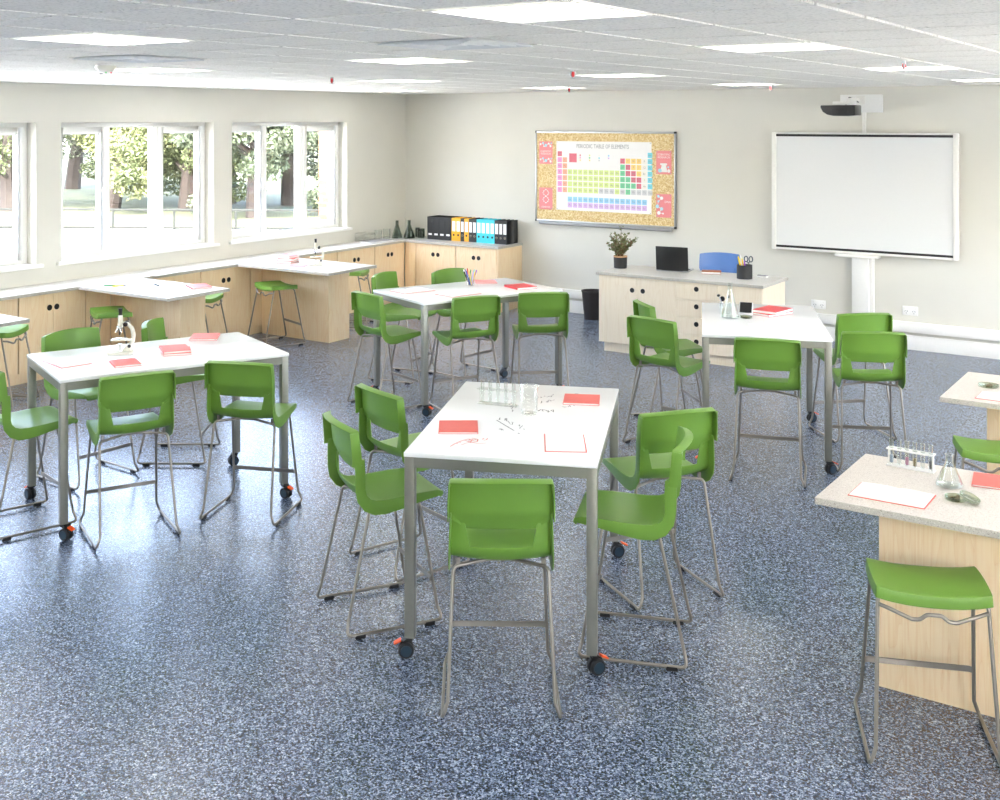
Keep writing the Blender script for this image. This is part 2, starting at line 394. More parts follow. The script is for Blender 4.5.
MB().tube([(-.02, -.03, -.066), (-.005, -.035, -.066), (.008, -.03, -.066)], .004, 6).build('sensor_vent', 'printed_grey', sd)
SPR = [((-6.62, 7.62), 'red sprinkler head on the ceiling near the window wall'), ((-4.213, 7.609), 'red sprinkler head on the ceiling midway along the room'),
       ((-6.468, 11.586), 'red sprinkler head on the ceiling in front of the pinboard'), ((-1.836, 7.676), 'red sprinkler head on the ceiling over the flask table side'),
       ((-4.239, 12.013), 'red sprinkler head on the ceiling close to the projector')]
sp = thing('sprinkler_head', SPR[0][1], 'sprinkler', group='ceiling sprinkler heads')
MB().lathe([(0, -.008), (.04, -.006), (.042, 0), (0, 0)], 18).build('escutcheon', 'trim_white', sp)
MB().lathe([(.012, -.02), (.014, -.008), (0, -.008)], 12).tube([(-.014, 0, -.012), (-.017, 0, -.045), (0, 0, -.066)], .004, 6).tube([(.014, 0, -.012), (.017, 0, -.045), (0, 0, -.066)], .004, 6).lathe([(0, -.072), (.020, -.070), (.020, -.066), (0, -.066)], 12).build('yoke', 'alu', sp)
MB().lathe([(0, -.064), (.010, -.06), (.012, -.04), (.010, -.022), (0, -.018)], 12).build('bulb', 'bright_red', sp)
for n, (p, lb) in enumerate(SPR):
    o = sp if n == 0 else copy_tree(sp)
    at(o, (p[0], p[1], ZC), .6 * n); o['label'] = lb
# skirting and cable trunking on the back wall
struct(MB().box(-8.36, XR, YB - .018, YB, 0, .165).build('baseboard_back', 'trim_white', bevel=.004))
struct(MB().box(-8.36, XR, YB - .06, YB, .205, .318).build('trim_1', 'trim_white', bevel=.004))
struct(MB().box(XR - .018, XR, YF, YB - .06, 0, .165).build('baseboard_right', 'trim_white', bevel=.004))
# windows
def window(n, y0, y1):
    yc = (y0 + y1) / 2; hw = (y1 - y0) / 2; X0, X1 = XL - .235, XL - .155
    f = MB(); t = .05
    f.box(X0, X1, y0, y0 + t, WZ0, WZ1); f.box(X0, X1, y1 - t, y1, WZ0, WZ1)
    f.box(X0, X1, y0 + t, y1 - t, WZ0, WZ0 + t); f.box(X0, X1, y0 + t, y1 - t, WZ1 - t, WZ1)
    for u in (-.37, .31): f.box(X0, X1, yc + u - .035, yc + u + .035, WZ0 + t, WZ1 - t)
    w = struct(f.build('window_%d' % n, 'frame_white', bevel=.005))
    for s in (-1, 1):
        a, b = sorted((yc + (.345 if s > 0 else -.405), yc + s * (hw - t))); m = MB(); q = .075; z0, z1 = WZ0 + t, WZ1 - t
        m.box(X0 + .015, X1 + .022, a, a + q, z0, z1); m.box(X0 + .015, X1 + .022, b - q, b, z0, z1)
        m.box(X0 + .015, X1 + .022, a + q, b - q, z0, z0 + q); m.box(X0 + .015, X1 + .022, a + q, b - q, z1 - q, z1)
        sa = m.build('sash', 'frame_white', w, bevel=.006)
        g = MB().box(-10.625, -10.619, a + q - .01, b - q + .01, z0 + q - .01, z1 - q + .01).build('pane', 'window_glass', sa, smooth=False)
        k = MB(); g2 = MB()
        for (u0, u1, v0, v1) in ((a + q, b - q, z0 + q - .004, z0 + q + .006), (a + q, b - q, z1 - q - .006, z1 - q + .004), (a + q - .004, a + q + .006, z0 + q, z1 - q), (b - q - .006, b - q + .004, z0 + q, z1 - q)):
            k.box(-10.618, -10.610, u0, u1, v0, v1)
        k.build('gasket', 'printed_grey', sa, smooth=False)
        hy = a + q / 2 if s > 0 else b - q / 2
        MB().box(X1 + .020, X1 + .032, hy - .014, hy + .014, 1.79, 1.87).box(X1 + .034, X1 + .048, hy - .009, hy + .009, 1.72, 1.85).box(X1 + .03, X1 + .046, hy - .008, hy + .008, 1.83, 1.85).build('sash_handle', 'frame_white', sa, bevel=.004)
    MB().box(-10.635, -10.629, yc - .34, yc + .28, WZ0 + t - .005, WZ1 - t + .005).build('pane', 'window_glass', w, smooth=False)
    k = MB()
    for (u0, u1, v0, v1) in ((yc - .335, yc + .275, WZ0 + t - .002, WZ0 + t + .007), (yc - .335, yc + .275, WZ1 - t - .007, WZ1 - t + .002), (yc - .337, yc - .329, WZ0 + t, WZ1 - t), (yc + .269, yc + .277, WZ0 + t, WZ1 - t)):
        k.box(-10.628, -10.620, u0, u1, v0, v1)
    k.build('gasket', 'printed_grey', w, smooth=False)
    MB().prism([(X1 + .001, y0 + .001), (XL + .001, y0 + .001), (XL + .001, y0 - .06), (XL + .055, y0 - .06), (XL + .055, y1 + .06), (XL + .001, y1 + .06), (XL + .001, y1 - .001), (X1 + .001, y1 - .001)], WZ0 + .0008, WZ0 + .010).box(XL + .001, XL + .055, y0 - .06, y1 + .06, WZ0 - .026, WZ0 + .0006).build('window_sill', 'frame_white', w, bevel=.008)
    return w
for n, (a, b) in enumerate(WIN): window(n + 1, a, b)
for n, (a, b) in enumerate(WIN_FILL):  # turn the added fill windows round onto the unseen right wall
    o = window(len(WIN) + n + 1, a, b); o.rotation_euler = (0, 0, math.pi); o.location = (XL + XR, a + b, 0)

# ------------------------------------------------------------------ outdoors
GZ = -.9
struct(MB().box(-150, XL - .3, -60, 160, GZ - .2, GZ).build('ground', 'concrete', smooth=False))
struct(MB().box(XR + .3, 90, -60, 160, GZ - .2, GZ).build('ground_2', 'concrete', smooth=False))
struct(MB().box(-11.557, XL - .262, 13.0, 13.9, GZ, 3.6).build('wall_outside', 'brick', smooth=False))
def wc(px, dep, z=0):        # a spot outdoors given by bearing and distance from the viewpoint
    a = (px - 455.38) / 1145.82 * dep
    return V((a * .8208 - dep * .5712, a * .5712 + dep * .8208, z))
P0, P1 = wc(-260, 37.5, GZ), wc(360, 36.5, GZ)
lawn = MB(); d = (P1 - P0); nrm = V((-d.y, d.x, 0)).normalized()
lawn.add([P0 - d * .6 + nrm * .05 + V((0, 0, .02)), P1 + d * .6 + nrm * .05 + V((0, 0, .02)), P1 + d * 1.2 + nrm * 110 + V((0, 0, .02)), P0 - d * 1.2 + nrm * 110 + V((0, 0, .02))], [(0, 1, 2, 3)])
struct(lawn.build('lawn', 'dry_grass', smooth=False))
fence = thing('railing', 'low grey metal railing outside beyond the windows', 'railing', P0, math.atan2(d.y, d.x))
Lf = d.length; k = 0
MB().tube([(0, 0, .63), (Lf, 0, .63)], .04, 6).build('top_rail', 'rail_metal', fence)
MB().tube([(0, 0, .06), (Lf, 0, .06)], .035, 6).build('bottom_rail', 'rail_metal', fence)
x = .4
while x < Lf:
    MB().tube([(x, 0, 0), (x, 0, .64)], .04, 6).build('railing_post', 'rail_metal', fence); x += 2.0
def tree(px, dep, h, rad, low, mleaf, label, n=2200, lean=0.0, seed=1, ht=None):
    rnd = random.Random(seed)
    p = wc(px, dep, GZ); t = thing('gum_tree', label, 'tree', p, group='trees outside the windows')
    tips = []; m = MB(); r0 = .05 * h ** .8
    top = V((lean * h * .5, rnd.uniform(-.4, .4), h * .8))
    mid = V((lean * h * .2 + rnd.uniform(-.3, .3), rnd.uniform(-.3, .3), h * .4))
    m.tube([(0, 0, -.1), tuple(mid * .5 + V((rnd.uniform(-.2, .2), 0, 0))), tuple(mid), tuple(top)], [r0 * 1.2, r0, r0 * .7, r0 * .2], 8, 0)
    for k in range(9):
        f = rnd.uniform(.18, .8); b = mid * min(1, f * 2) if f < .5 else mid + (top - mid) * (f - .5) * 2
        a = rnd.uniform(0, 6.28); e = b + V((math.cos(a) * rad * rnd.uniform(.5, .9), math.sin(a) * rad * rnd.uniform(.5, .9), rnd.uniform(.2, 1.0) * h * .25))
        c = (b + e) / 2 + V((rnd.uniform(-.3, .3), rnd.uniform(-.3, .3), rnd.uniform(.1, .5)))
        m.tube([tuple(b), tuple(c), tuple(e)], [r0 * .4, r0 * .25, r0 * .08], 6); tips += [e, c]
    m.build('trunk', 'bark_pale', t)
    cl = [(q, rnd.uniform(.4, .75) * rad * .6) for q in tips]
    for k in range(26):
        a = rnd.uniform(0, 6.28); q = math.sqrt(rnd.random()) * rad; z = rnd.uniform(low - GZ, h)
        cl.append((V((lean * z * .4 + q * math.cos(a), q * math.sin(a), z)), rnd.uniform(.5, 1.0) * rad * .36))
    lf = MB()
    for k in range(n):
        c, r = rnd.choice(cl)
        while True:
            u = V((rnd.uniform(-1, 1), rnd.uniform(-1, 1), rnd.uniform(-1, 1)))
            if u.length < 1: break
        o = c + V((u.x * r, u.y * r, u.z * r * .7)); 
        if o.z < .3: continue
        s = rnd.uniform(.055, .115); ax = V((rnd.uniform(-1, 1), rnd.uniform(-1, 1), rnd.uniform(-1.2, .3))).normalized(); bx = ax.orthogonal().normalized(); bx = (Matrix.Rotation(rnd.uniform(0, 6.28), 3, ax) @ bx) * s * .5
        up = ax.cross(bx).normalized() * s * .1
        lf.add([o - ax * s, o - bx + up, o + ax * s, o + bx + up], [(0, 1, 2, 3)])
    fo = lf.build('foliage', mleaf, t, smooth=False); fo['kind'] = 'stuff'
for i, a in enumerate([(-60, 50, 9, 4.5, .6, 'gum_leaf_pale', 'pale gum tree beyond the railing, seen through the window nearest the frame edge', 3600),
    (8, 44, 8, 3.4, 1.3, 'gum_leaf', 'mid-green gum tree beyond the railing outside the window at the frame edge', 3400),
    (72, 58, 11, 4.6, 1.2, 'gum_leaf_deep', 'dark-leaved gum tree far outside the first pane of the middle window', 5200),
    (112, 45, 8, 3.3, -.1, 'gum_leaf_pale', 'pale yellow-green gum tree outside the middle window', 5200),
    (148, 54, 10, 4.0, -.1, 'gum_leaf', 'grey-green gum tree with twisting limbs outside the middle window', 4800),
    (186, 44, 8.5, 3.0, -.2, 'gum_leaf', 'gum tree outside the last pane of the middle window', 4600),
    (228, 48, 9.5, 3.4, -.4, 'gum_leaf', 'gum tree behind the wall between two windows', 4600),
    (255, 41, 9, 2.9, -.4, 'gum_leaf_deep', 'dark gum tree outside the first pane of the window nearest the corner', 5400),
    (290, 47, 10, 3.4, -.4, 'gum_leaf_deep', 'dense dark gum tree outside the window nearest the corner', 5600),
    (330, 44, 9.5, 3.0, -.4, 'gum_leaf_deep', 'gum tree with a thick dark trunk beside the brick wall', 4200)]):
    tree(*a[:7], n=int(a[7] * 5), seed=11 + i, lean=[.2, -.1, .15, .2, -.3, .3, -.1, .2, -.15, .12][i])
# ------------------------------------------------------------------ cabinets and benches
ZT = .9
def hole(m, c, axis, r=.028):
    """dark round finger hole, recessed disc with a pale ring, on a face normal to axis (+x or -y)"""
    pass
def finger_hole(parent, c, axis, r=.030):
    M = Matrix.Translation(c) @ (Matrix.Rotation(R(90), 4, 'Y') if axis == 'X' else Matrix.Rotation(R(90), 4, 'X'))
    MB().lathe([(0, .0012), (r, .0012), (r, -.004), (0, -.004)], 20, M=M).build('finger_hole', 'hole_black', parent, smooth=False)
def base_cabinet(axis, a0, a1, face, back, label, wood, group, ndoor=2):
    """cabinet unit; axis X: front faces +x and a runs along y; axis Y: front faces -y and a runs along x"""
    def B(m, f0, f1, b0, b1, z0, z1):          # f: distance behind the face
        if axis == 'X': return m.box(face - f1, face - f0, b0, b1, z0, z1)
        return m.box(b0, b1, face + f0, face + f1, z0, z1)
    org = (face, (a0 + a1) / 2, 0) if axis == 'X' else ((a0 + a1) / 2, face, 0)
    t = thing('base_cabinet', label, 'cabinet', org, group=group); t_inv = Matrix.Translation(V(org)).inverted()
    dep = abs(face - back) - .003
    def fin(m, nm, mt, par=t, **k):
        m.v = [tuple(V(p) - V(org)) for p in m.v]; return m.build(nm, mt, par, **k)
    m = MB(); g = .004
    B(m, .02, dep, a0 + g, a1 - g, .11, .8665); fin(m, 'carcass', 'gap_dark', smooth=False)
    m = MB(); B(m, .045, dep - .02, a0, a1, 0, .11); fin(m, 'plinth', wood, smooth=False)
    n = ndoor; wd = (a1 - a0) / n
    for k in range(n):
        u0, u1 = a0 + wd * k, a0 + wd * (k + 1)
        m = MB(); B(m, 0, .019, u0 + (.0075 if k == 0 else .0008), u1 - (.0075 if k == n - 1 else .0008), .11, .866)
        d = fin(m, 'door', wood, bevel=.001, seg=1)
        hu = u1 - .042 if k % 2 == 0 else u0 + .042
        c = V((face, hu, .722)) - V(org) if axis == 'X' else V((hu, face, .722)) - V(org)
        finger_hole(d, c, axis)
    return t
XF, YFc = -9.985, 13.08
ub = [4.42, 5.215, 6.01, 6.81, 7.605, 8.40, 9.195, 9.99, 10.80, 11.60, 12.395, 13.07]
names = ['birch cabinet at the frame edge under the window bench', 'birch cabinet under the window bench, behind the first cut-off peninsula', 'birch cabinet under the window bench, second beside the cut-off stool',
         'birch cabinet with two finger holes beside the stool before the papers peninsula', 'x', 'birch cabinet under the window bench just past the papers peninsula',
         'birch cabinet with two finger holes behind the stool in front of the microscope peninsula', 'birch cabinet under the window bench where the microscope peninsula joins', 'birch cabinet under the window bench just past the microscope peninsula',
         'birch cabinet under the window bench, second from the room corner', 'birch cabinet under the window bench right at the room corner']
for i in range(len(ub) - 1):
    if i in (0, 4): continue
    base_cabinet('X', ub[i], ub[i + 1], XF, XL, names[i], 'birch', 'birch cabinets under the window bench')
bb = [(-9.985 + .01, -9.10), (-9.10, -8.42)]
base_cabinet('Y', -9.79, -9.10, YFc, YB, 'birch cabinet on the back wall under the black binders', 'birch', 'birch cabinets on the back wall')
base_cabinet('Y', -9.10, -8.415, YFc, YB, 'birch cabinet on the back wall under the turquoise binders', 'birch', 'birch cabinets on the back wall')
o = MB().box(-8.413, -8.395, YFc, YB - .001, 0, .866).build('end_panel', 'birch', bevel=.001); tag(o, 'birch end panel closing the cabinets beside the pinboard', 'panel')
o = MB().box(XF - .018, XF, 7.607, 7.918, 0.1, .866).box(XF - .06, XF - .045, 7.607, 7.918, 0, .1).build('filler_panel', 'birch', bevel=.001); tag(o, 'plain birch filler panel in the corner before the papers peninsula', 'panel')
o = MB().box(-9.983, -9.795, YFc, YFc + .018, 0, .866).build('filler_panel', 'birch', bevel=.001); tag(o, 'plain birch filler panel in the inner corner of the benches', 'panel')
def top_mesh(poly, z0=.868, z1=.9):
    m = MB(); n = len(poly)
    m.mat(0).add([(x, y, z1) for x, y in poly] + [(x, y, z0) for x, y in poly], [tuple(range(n)), tuple(range(2 * n - 1, n - 1, -1))])
    m.mat(1); m.add([(x, y, z) for z in (z0, z1) for x, y in poly], [(i, (i + 1) % n, n + (i + 1) % n, n + i) for i in range(n)])
    return m
XE, YE = -9.945, 13.045
o = top_mesh([(XL + .002, 3.2), (XE, 3.2), (XE, YE), (-8.375, YE), (-8.375, YB - .002), (XL + .002, YB - .002)]).build('worktop', ['laminate', 'laminate_edge'], bevel=.003, smooth=False)
tag(o, 'long grey speckled worktop running under the windows and round the corner', 'worktop')
def peninsula(y0, y1, xe, p0, p1, px, label, mats, wood, xw, gapw=.004):
    t = thing('peninsula_bench', label, 'bench', ((xe + xw) / 2, (y0 + y1) / 2, 0), group='peninsula benches'); og = V(t.location)
    def sh(m): m.v = [tuple(V(p) - og) for p in m.v]; return m
    sh(top_mesh([(min(xe, xw), y0), (max(xe, xw), y0), (max(xe, xw), y1), (min(xe, xw), y1)])).build('worktop', mats, t, bevel=.003, smooth=False)
    if px > xw: xw = XF + .0005
    a, b = min(px, xw), max(px, xw)
    sh(MB().box(a, b, p0, p0 + .018, 0, .867)).build('side_panel', wood, t, bevel=.001)
    sh(MB().box(a, b, p1 - .018, p1, 0, .867)).build('side_panel', wood, t, bevel=.001)
    e = px - .018 if px > xw else px
    sh(MB().box(e, e + .018, p0 + .018, p1 - .018, 0, .867)).build('end_panel', wood, t, bevel=.001)
LM = ['laminate', 'laminate_edge']; WMs = ['laminate_warm', 'laminate_edge']
peninsula(5.22, 6.03, -8.68, 5.50, 5.86, -9.2, 'white-topped peninsula bench cut off by the frame edge, with a stool behind', LM, 'birch', XE + .003)
peninsula(7.48, 8.29, -8.575, 7.92, 8.26, -8.9, 'peninsula bench with papers and pens on its top', LM, 'birch', XE + .003)
peninsula(9.74, 10.60, -8.51, 10.19, 10.56, -8.90, 'peninsula bench carrying the second microscope', LM, 'birch', XE + .003)
peninsula(5.225, 6.06, -1.64, 5.472, 6.0, -1.42, 'speckled peninsula bench with the test tube rack and an open notebook', WMs, 'birch', XR - .003)
peninsula(7.56, 8.43, -1.597, 7.81, 8.38, -1.37, 'speckled peninsula bench with two glass dishes, nearer the whiteboard wall', WMs, 'birch', XR - .003)
# teacher desk
dk = thing('teacher_desk', 'long birch teacher desk with doors, drawers and grey top', 'desk', (-5.13, 11.60, 0)); og = V(dk.location)
def sh(m): m.v = [tuple(V(p) - og) for p in m.v]; return m
sh(top_mesh([(-6.115, 11.57), (-4.165, 11.57), (-4.165, 12.35), (-6.115, 12.35)])).build('desk_top', LM, dk, bevel=.003, smooth=False)
sh(MB().box(-6.09, -4.19, 11.62, 12.32, .11, .8665)).build('carcass', 'lit_birch', dk, smooth=False)
sh(MB().box(-6.05, -4.23, 11.66, 12.28, 0, .11)).build('plinth', 'lit_birch', dk, smooth=False)
def df(x0, x1, z0, z1, nm, hs):
    d = sh(MB().box(x0 + .0015, x1 - .0015, 11.60, 11.619, z0 + .0015, z1 - .0015)).build(nm, 'lit_birch', dk, bevel=.0015, seg=1)
    for hx, hz in hs: finger_hole(d, V((hx, 11.60, hz)) - og, 'Y', .027)
df(-6.09, -5.62, .11, .866, 'door', [(-5.675, .722)]); df(-5.62, -5.15, .11, .866, 'door', [(-5.545, .722)])
for k in range(4): df(-5.15, -4.68, .11 + .189 * k, .11 + .189 * (k + 1), 'drawer', [(-4.915, .11 + .189 * k + .12)])
df(-4.68, -4.19, .11, .866, 'door', [(-4.62, .722)])
# ------------------------------------------------------------------ tables
def table():
    t = thing('high_table', '', 'table', group='white high tables on castors')
    W, L, H = .94, 1.545, 1.004; a, b = W / 2, L / 2
    MB().box(-a, a, -b, b, H - .022, H).build('table_top', 'table_white', t, bevel=.003)
    m = MB(); q = .05
    for s in (-1, 1):
        m.box(-a + q, a - q, s * (b - .003) - (.025 if s > 0 else 0), s * (b - .003) + (0 if s > 0 else .025), H - .072, H - .0225)
        m.box(s * (a - .003) - (.025 if s > 0 else 0), s * (a - .003) + (0 if s > 0 else .025), -b + q, b - q, H - .072, H - .0225)
    m.build('apron', 'table_paint', t, smooth=False)
    for n, (sx, sy) in enumerate(((-1, -1), (1, -1), (1, 1), (-1, 1))):
        cx, cy = sx * (a - .028), sy * (b - .028)
        l = MB().box(cx - .025, cx + .025, cy - .025, cy + .025, .098, H - .0225).build('leg', 'table_paint', t, bevel=.004)
        ang = [3.4, .6, .4, 4.6][n]; M = Matrix.Translation((cx, cy, 0)) @ Matrix.Rotation(ang, 4, 'Z')
        MY = Matrix.Rotation(R(90), 4, 'X')
        c = MB()
        for s in (-1, 1): c.lathe([(0, -.011), (.034, -.011), (.0385, -.006), (.0385, .006), (.034, .011), (0, .011)], 20, M=M @ Matrix.Translation((.022, s * .016, .0385)) @ MY)
        c.prism([(-.012, .098), (.018, .098), (.046, .078), (.062, .045), (.050, .046), (.022, .050), (-.006, .070)], -.006, .006, 'XZ', M=M)
        c.prism([(-.012, .098), (.018, .098), (.040, .082), (.0, .082), (-.008, .088)], -.022, .022, 'XZ', M=M)
        w = c.build('caster', 'black_rubber', l)
        h = MB()
        for s in (-1, 1): h.lathe([(0, -.0015), (.027, -.0015), (.027, .0015), (0, .0015)], 18, M=M @ Matrix.Translation((.022, s * .0285, .0385)) @ MY)
        h.build('caster_hub', 'caster_hub', l)
        if n != 3: MB().prism([(.045, .081), (.078, .066), (.082, .071), (.047, .089)], -.016, .016, 'XZ', M=M).build('brake_pedal', 'orange_plastic', l)
    return t
T = {}
t0 = table()
for n, (k, x, y, yaw, lb) in enumerate([(1, -6.217, 5.333, -22.8, 'white high table on castors with the microscope and red books'), (2, -6.138, 9.03, -22.8, 'white high table on castors with the cup of coloured pens'),
                         (3, -3.259, 5.324, 23.0, 'white high table on castors with marker scribbles, beaker and clear rack'), (4, -3.273, 9.045, 22.8, 'white high table on castors with the conical flask and thick red book')]):
    o = t0 if n == 0 else copy_tree(t0)
    at(o, (x, y, 0), R(yaw)); o['label'] = lb; T[k] = o
# ------------------------------------------------------------------ chairs and stools
def sled(m, s, stool):
    ft, rt = (.66, .66) if stool else (.640, .628)
    fy, ry = (.13, -.13) if stool else (.150, -.125)
    inn = [] if stool else []
    p = [(s * .05, fy - .08, ft), (s * .207, fy, ft - .004), (s * .234, .242, .085), (s * .258, .262, .020), (s * .258, -.262, .020), (s * .234, -.246, .085), (s * .212, ry, rt), (s * .05, ry + .06, rt + .012)]
    return m.tube(p, .0082, 8, .034, seg=5)
def frame_parts(t, stool, steel='steel_rod'):
    for s in (-1, 1):
        l = sled(MB(), s, stool).build('sled_leg', steel, t, ang=60)
        for y in (.19, -.19):
            MB().box(s * .258 - .009, s * .258 + .009, y - .028, y + .028, 0, .024).build('foot_glide', 'black_rubber', l, bevel=.004, seg=1)
    fz = .225 if not stool else .235
    yy = .205; xx = .2262
    m = MB(); n = 8; pts = [(-xx, yy)] + [(-xx + .02, yy + .010)] + [(xx - .02, yy + .010)] + [(xx, yy)]
    w = .0035; vs = []; fs = []
    for i, (px, py) in enumerate(pts):
        for dy, dz in ((-w, -.013), (w, -.013), (w, .013), (-w, .013)): vs.append((px, py + dy, fz + dz))
    for i in range(3):
        for k in range(4): fs.append((i * 4 + k, i * 4 + (k + 1) % 4, (i + 1) * 4 + (k + 1) % 4, (i + 1) * 4 + k))
    fs += [(3, 2, 1, 0), (12, 13, 14, 15)]
    m.add(vs, fs).build('footrest', steel, t, bevel=.002, seg=1)
def back_edge(z): return -.186 - .031 * (z - .81) / .235
def chair(col):
    t = thing('high_chair', '', 'chair', group='high chairs around the tables')
    st = [(.262, .632, .190, .010), (.273, .650, .200, .016), (.267, .668, .208, .024), (.230, .680, .215, .032), (.13, .680, .221, .046), (.03, .674, .226, .060), (-.06, .670, .228, .070),
          (-.112, .674, .229, .072), (-.144, .686, .229, .066), (-.165, .708, .229, .058), (-.172, .737, .2275, .054), (-.172, .785, .2258, .056), (-.172, .83, .2240, .056), (-.173, .860, .2230, .055), (-.174, .890, .2215, .048)]
    bul = [0, 0, 0, 0, 0, .004, .010, .018, .024, .028, .030, .030, .030, .030, .030]
    inner = {10: .138, 11: .148, 12: .157, 13: .163, 14: .168}
    st = [(a_ + .02, b_, c_, d_) for a_, b_, c_, d_ in st]
    n = len(st); m = MB(); us = [-1, -.93, -.80, -.612, -.42, -.21, 0, .21, .42, .612, .80, .93, 1]; K = len(us)
    tang = []
    for i in range(n):
        a, b = st[max(i - 1, 0)], st[min(i + 1, n - 1)]; v = V((0, b[0] - a[0], b[1] - a[1])).normalized(); tang.append(V((0, -v.z, v.y)))
    vs = []
    for i, (y, z, hw, fl) in enumerate(st):
        nn = tang[i]; row = []
        for k, u in enumerate(us):
            if i in inner:
                au = abs(u); x0 = inner[i] / hw
                uu = au / .612 * x0 if au <= .612 else x0 + (au - .612) / .388 * (1 - x0)
                u = math.copysign(uu, u)
            dish = .012 * (u * u - 1) * (1 if 2 < i < 9 else .3)
            row.append(V((u * hw, y - bul[i] * (1 - u * u), z + dish)) if i > 8 else V((u * hw, y - bul[i] * (1 - u * u), z + dish)))
        L = row[0] + nn * fl + V((-.004, 0, 0)); Rr = row[-1] + nn * fl + V((.004, 0, 0))
        vs += [L] + row + [Rr]
    W = K + 2; fs = []
    for i in range(n - 1):
        for k in range(W - 1):
            if i >= 10 and 4 <= k <= 9: continue        # opening between the stiles
            fs.append((i * W + k, i * W + k + 1, (i + 1) * W + k + 1, (i + 1) * W + k))
    # front lip
    m.add(vs, fs); m.build('seat', col, t, solid=.0055, bevel=.0014, seg=2, ang=32)
    # backrest
    m = MB(); us = [-1, -.93, -.82, -.70, -.56, -.42, -.21, 0, .21, .42, .56, .70, .82, .93, 1]; K = len(us); nv = 14; vs = []
    def hwb(z): return .2335 if z < .95 else .2335 - .0055 * (z - .95) / .095
    def low(ax): return .815 if ax < .156 else .815 + .052 * (ax - .156) / .077
    KX = {-.70: 1, .70: 1}; nl = 5
    def xmap(u, s):
        au = abs(u); xk = .157 + .063 * s
        return xk * au / .70 if au <= .70 else xk + (.2335 - xk) * (au - .70) / .30
    for j in range(nv + 1):
        w = j / nv; row = []; s_ = min(1, j / nl); s2 = max(0, (j - nl) / (nv - nl))
        for u in us:
            x0 = xmap(u, 0); zl = low(x0); ax = xmap(u, s_); uu = ax / .2335
            zt = 1.042 + .015 * (1 - uu * uu) - (.010 if abs(u) == 1 else .002 if abs(u) > .9 else 0)
            z = zl + (.893 - zl) * s_ if j <= nl else .893 + (zt - .893) * s2
            x = math.copysign(ax, u) * hwb(z) / .2335
            ye = -.164 - .026 * (z - .81) / .235
            bb_ = .030 + .016 * (z - .81) / .235
            push = max(0, .893 - z) * .32 * max(0, min(1, (1 - abs(u)) / .30))
            row.append(V((x, ye - bb_ * (1 - uu * uu) + push, z)))
        fl = .056 - .008 * w
        L = row[0] + V((-.002, -fl, -.004)); Rr = row[-1] + V((.002, -fl, -.004))
        vs += [L] + row + [Rr]
    W = K + 2
    top = [vs[nv * W + k] + V((0, -.040, -.010)) for k in range(W)]; top[0] = vs[nv * W] + V((0, 0, -.006)); top[-1] = vs[nv * W + W - 1] + V((0, 0, -.006))
    top[1] = vs[nv * W] + V((.006, 0, -.006)); top[-2] = vs[nv * W + W - 1] + V((-.006, 0, -.006))
    vs += top; fs = []
    for j in range(nv + 1):
        for k in range(W - 1):
            if j == nv and k in (0, W - 2): continue
            fs.append((j * W + k, j * W + k + 1, (j + 1) * W + k + 1, (j + 1) * W + k))
    bk = m.add(vs, fs).build('backrest', col, t, solid=.005, bevel=.0014, seg=2, ang=28)
    # moulded word on the rear of the back
    M = Matrix.Translation((0, -.1840, .838)) @ Matrix.Rotation(R(90 + 25), 4, 'X')
    txt('moulded_lettering', 'bodyfurn', .024, col, bk, M, .0012)
    frame_parts(t, False)
    m = MB().cbox((0, .003, .645), (.13, .155, .014))
    m.tube([(-.05, .07, .640), (.05, .07, .640)], .0082, 8).tube([(-.05, -.065, .640), (.05, -.065, .640)], .0082, 8)
    for s in (-1, 1):
        MB().box(s * .19 - .009, s * .19 + .009, -.118, -.106, .626, .665).build('seat_bracket', 'steel_rod', t, smooth=False); MB().box(s * .17 - .009, s * .17 + .009, .10, .112, .636, .667).build('seat_bracket', 'steel_rod', t, smooth=False)
    m.build('seat_support', 'steel_rod', t, smooth=False)
    return t
CH = [  # x, y, yaw, label
    (-2.822, 4.412, 34, 'green high chair at the near end of the scribbled table, showing only its back'),
    (-3.822, 4.772, -31, 'green high chair on the window side of the scribbled table, closer to the near end'),
    (-4.118, 5.432, -19, 'green high chair on the window side of the scribbled table, behind another chair there'),
    (-2.535, 5.235, 110.6, 'green high chair facing the scribbled table, seen edge-on with a bright glint on its back'),
    (-2.725, 5.905, 53.9, 'green high chair behind the edge-on chair at the scribbled table'),
    (-6.57, 4.51, -15, 'green high chair cut off by the frame edge at the microscope table end'),
    (-5.868, 4.80, 64, 'green high chair before the microscope table, directly in front of the single red book'),
    (-5.486, 5.505, 22, 'green high chair before the microscope table, by its far corner leg'),
    (-7.03, 5.37, -93, 'green high chair on the window side of the microscope table, behind the open red notebook'),
    (-6.86, 6.10, -56, 'green high chair past the microscope on the window side, turned to show its edge'),
    (-6.54, 8.285, -18, 'green high chair at the short end of the pen cup table, before another chair'),
    (-7.10, 9.26, -80, 'green high chair at the window corner of the pen cup table, facing its end'),
    (-6.73, 9.81, -98, 'green high chair behind the pen cup table, just beside the pen cup'),
    (-5.865, 8.595, 60, 'green high chair before the pen cup table, closer to its near corner leg'),
    (-5.443, 9.19, 41, 'green high chair before the pen cup table, closer to the red book'),
    (-3.87, 8.56, -13, 'green high chair beside the flask table, fully seen in front of the desk doors'),
    (-4.155, 9.18, -46, 'green high chair beside the flask table, half hidden behind a chair near the desk'),
    (-2.925, 8.24, 17, 'green high chair at the near short end of the flask table'),
    (-2.407, 8.937, 27.7, 'green high chair beside the flask table, overlapping a chair under the outlets'),
    (-2.737, 9.704, 43, 'green high chair beside the flask table, half hidden behind a chair under the outlets'),
]
c0 = chair('green_plastic')
for n, (x, y, a, lb) in enumerate(CH):
    o = c0 if n == 0 else copy_tree(c0)
    at(o, (x, y, 0), R(a)); o['label'] = lb
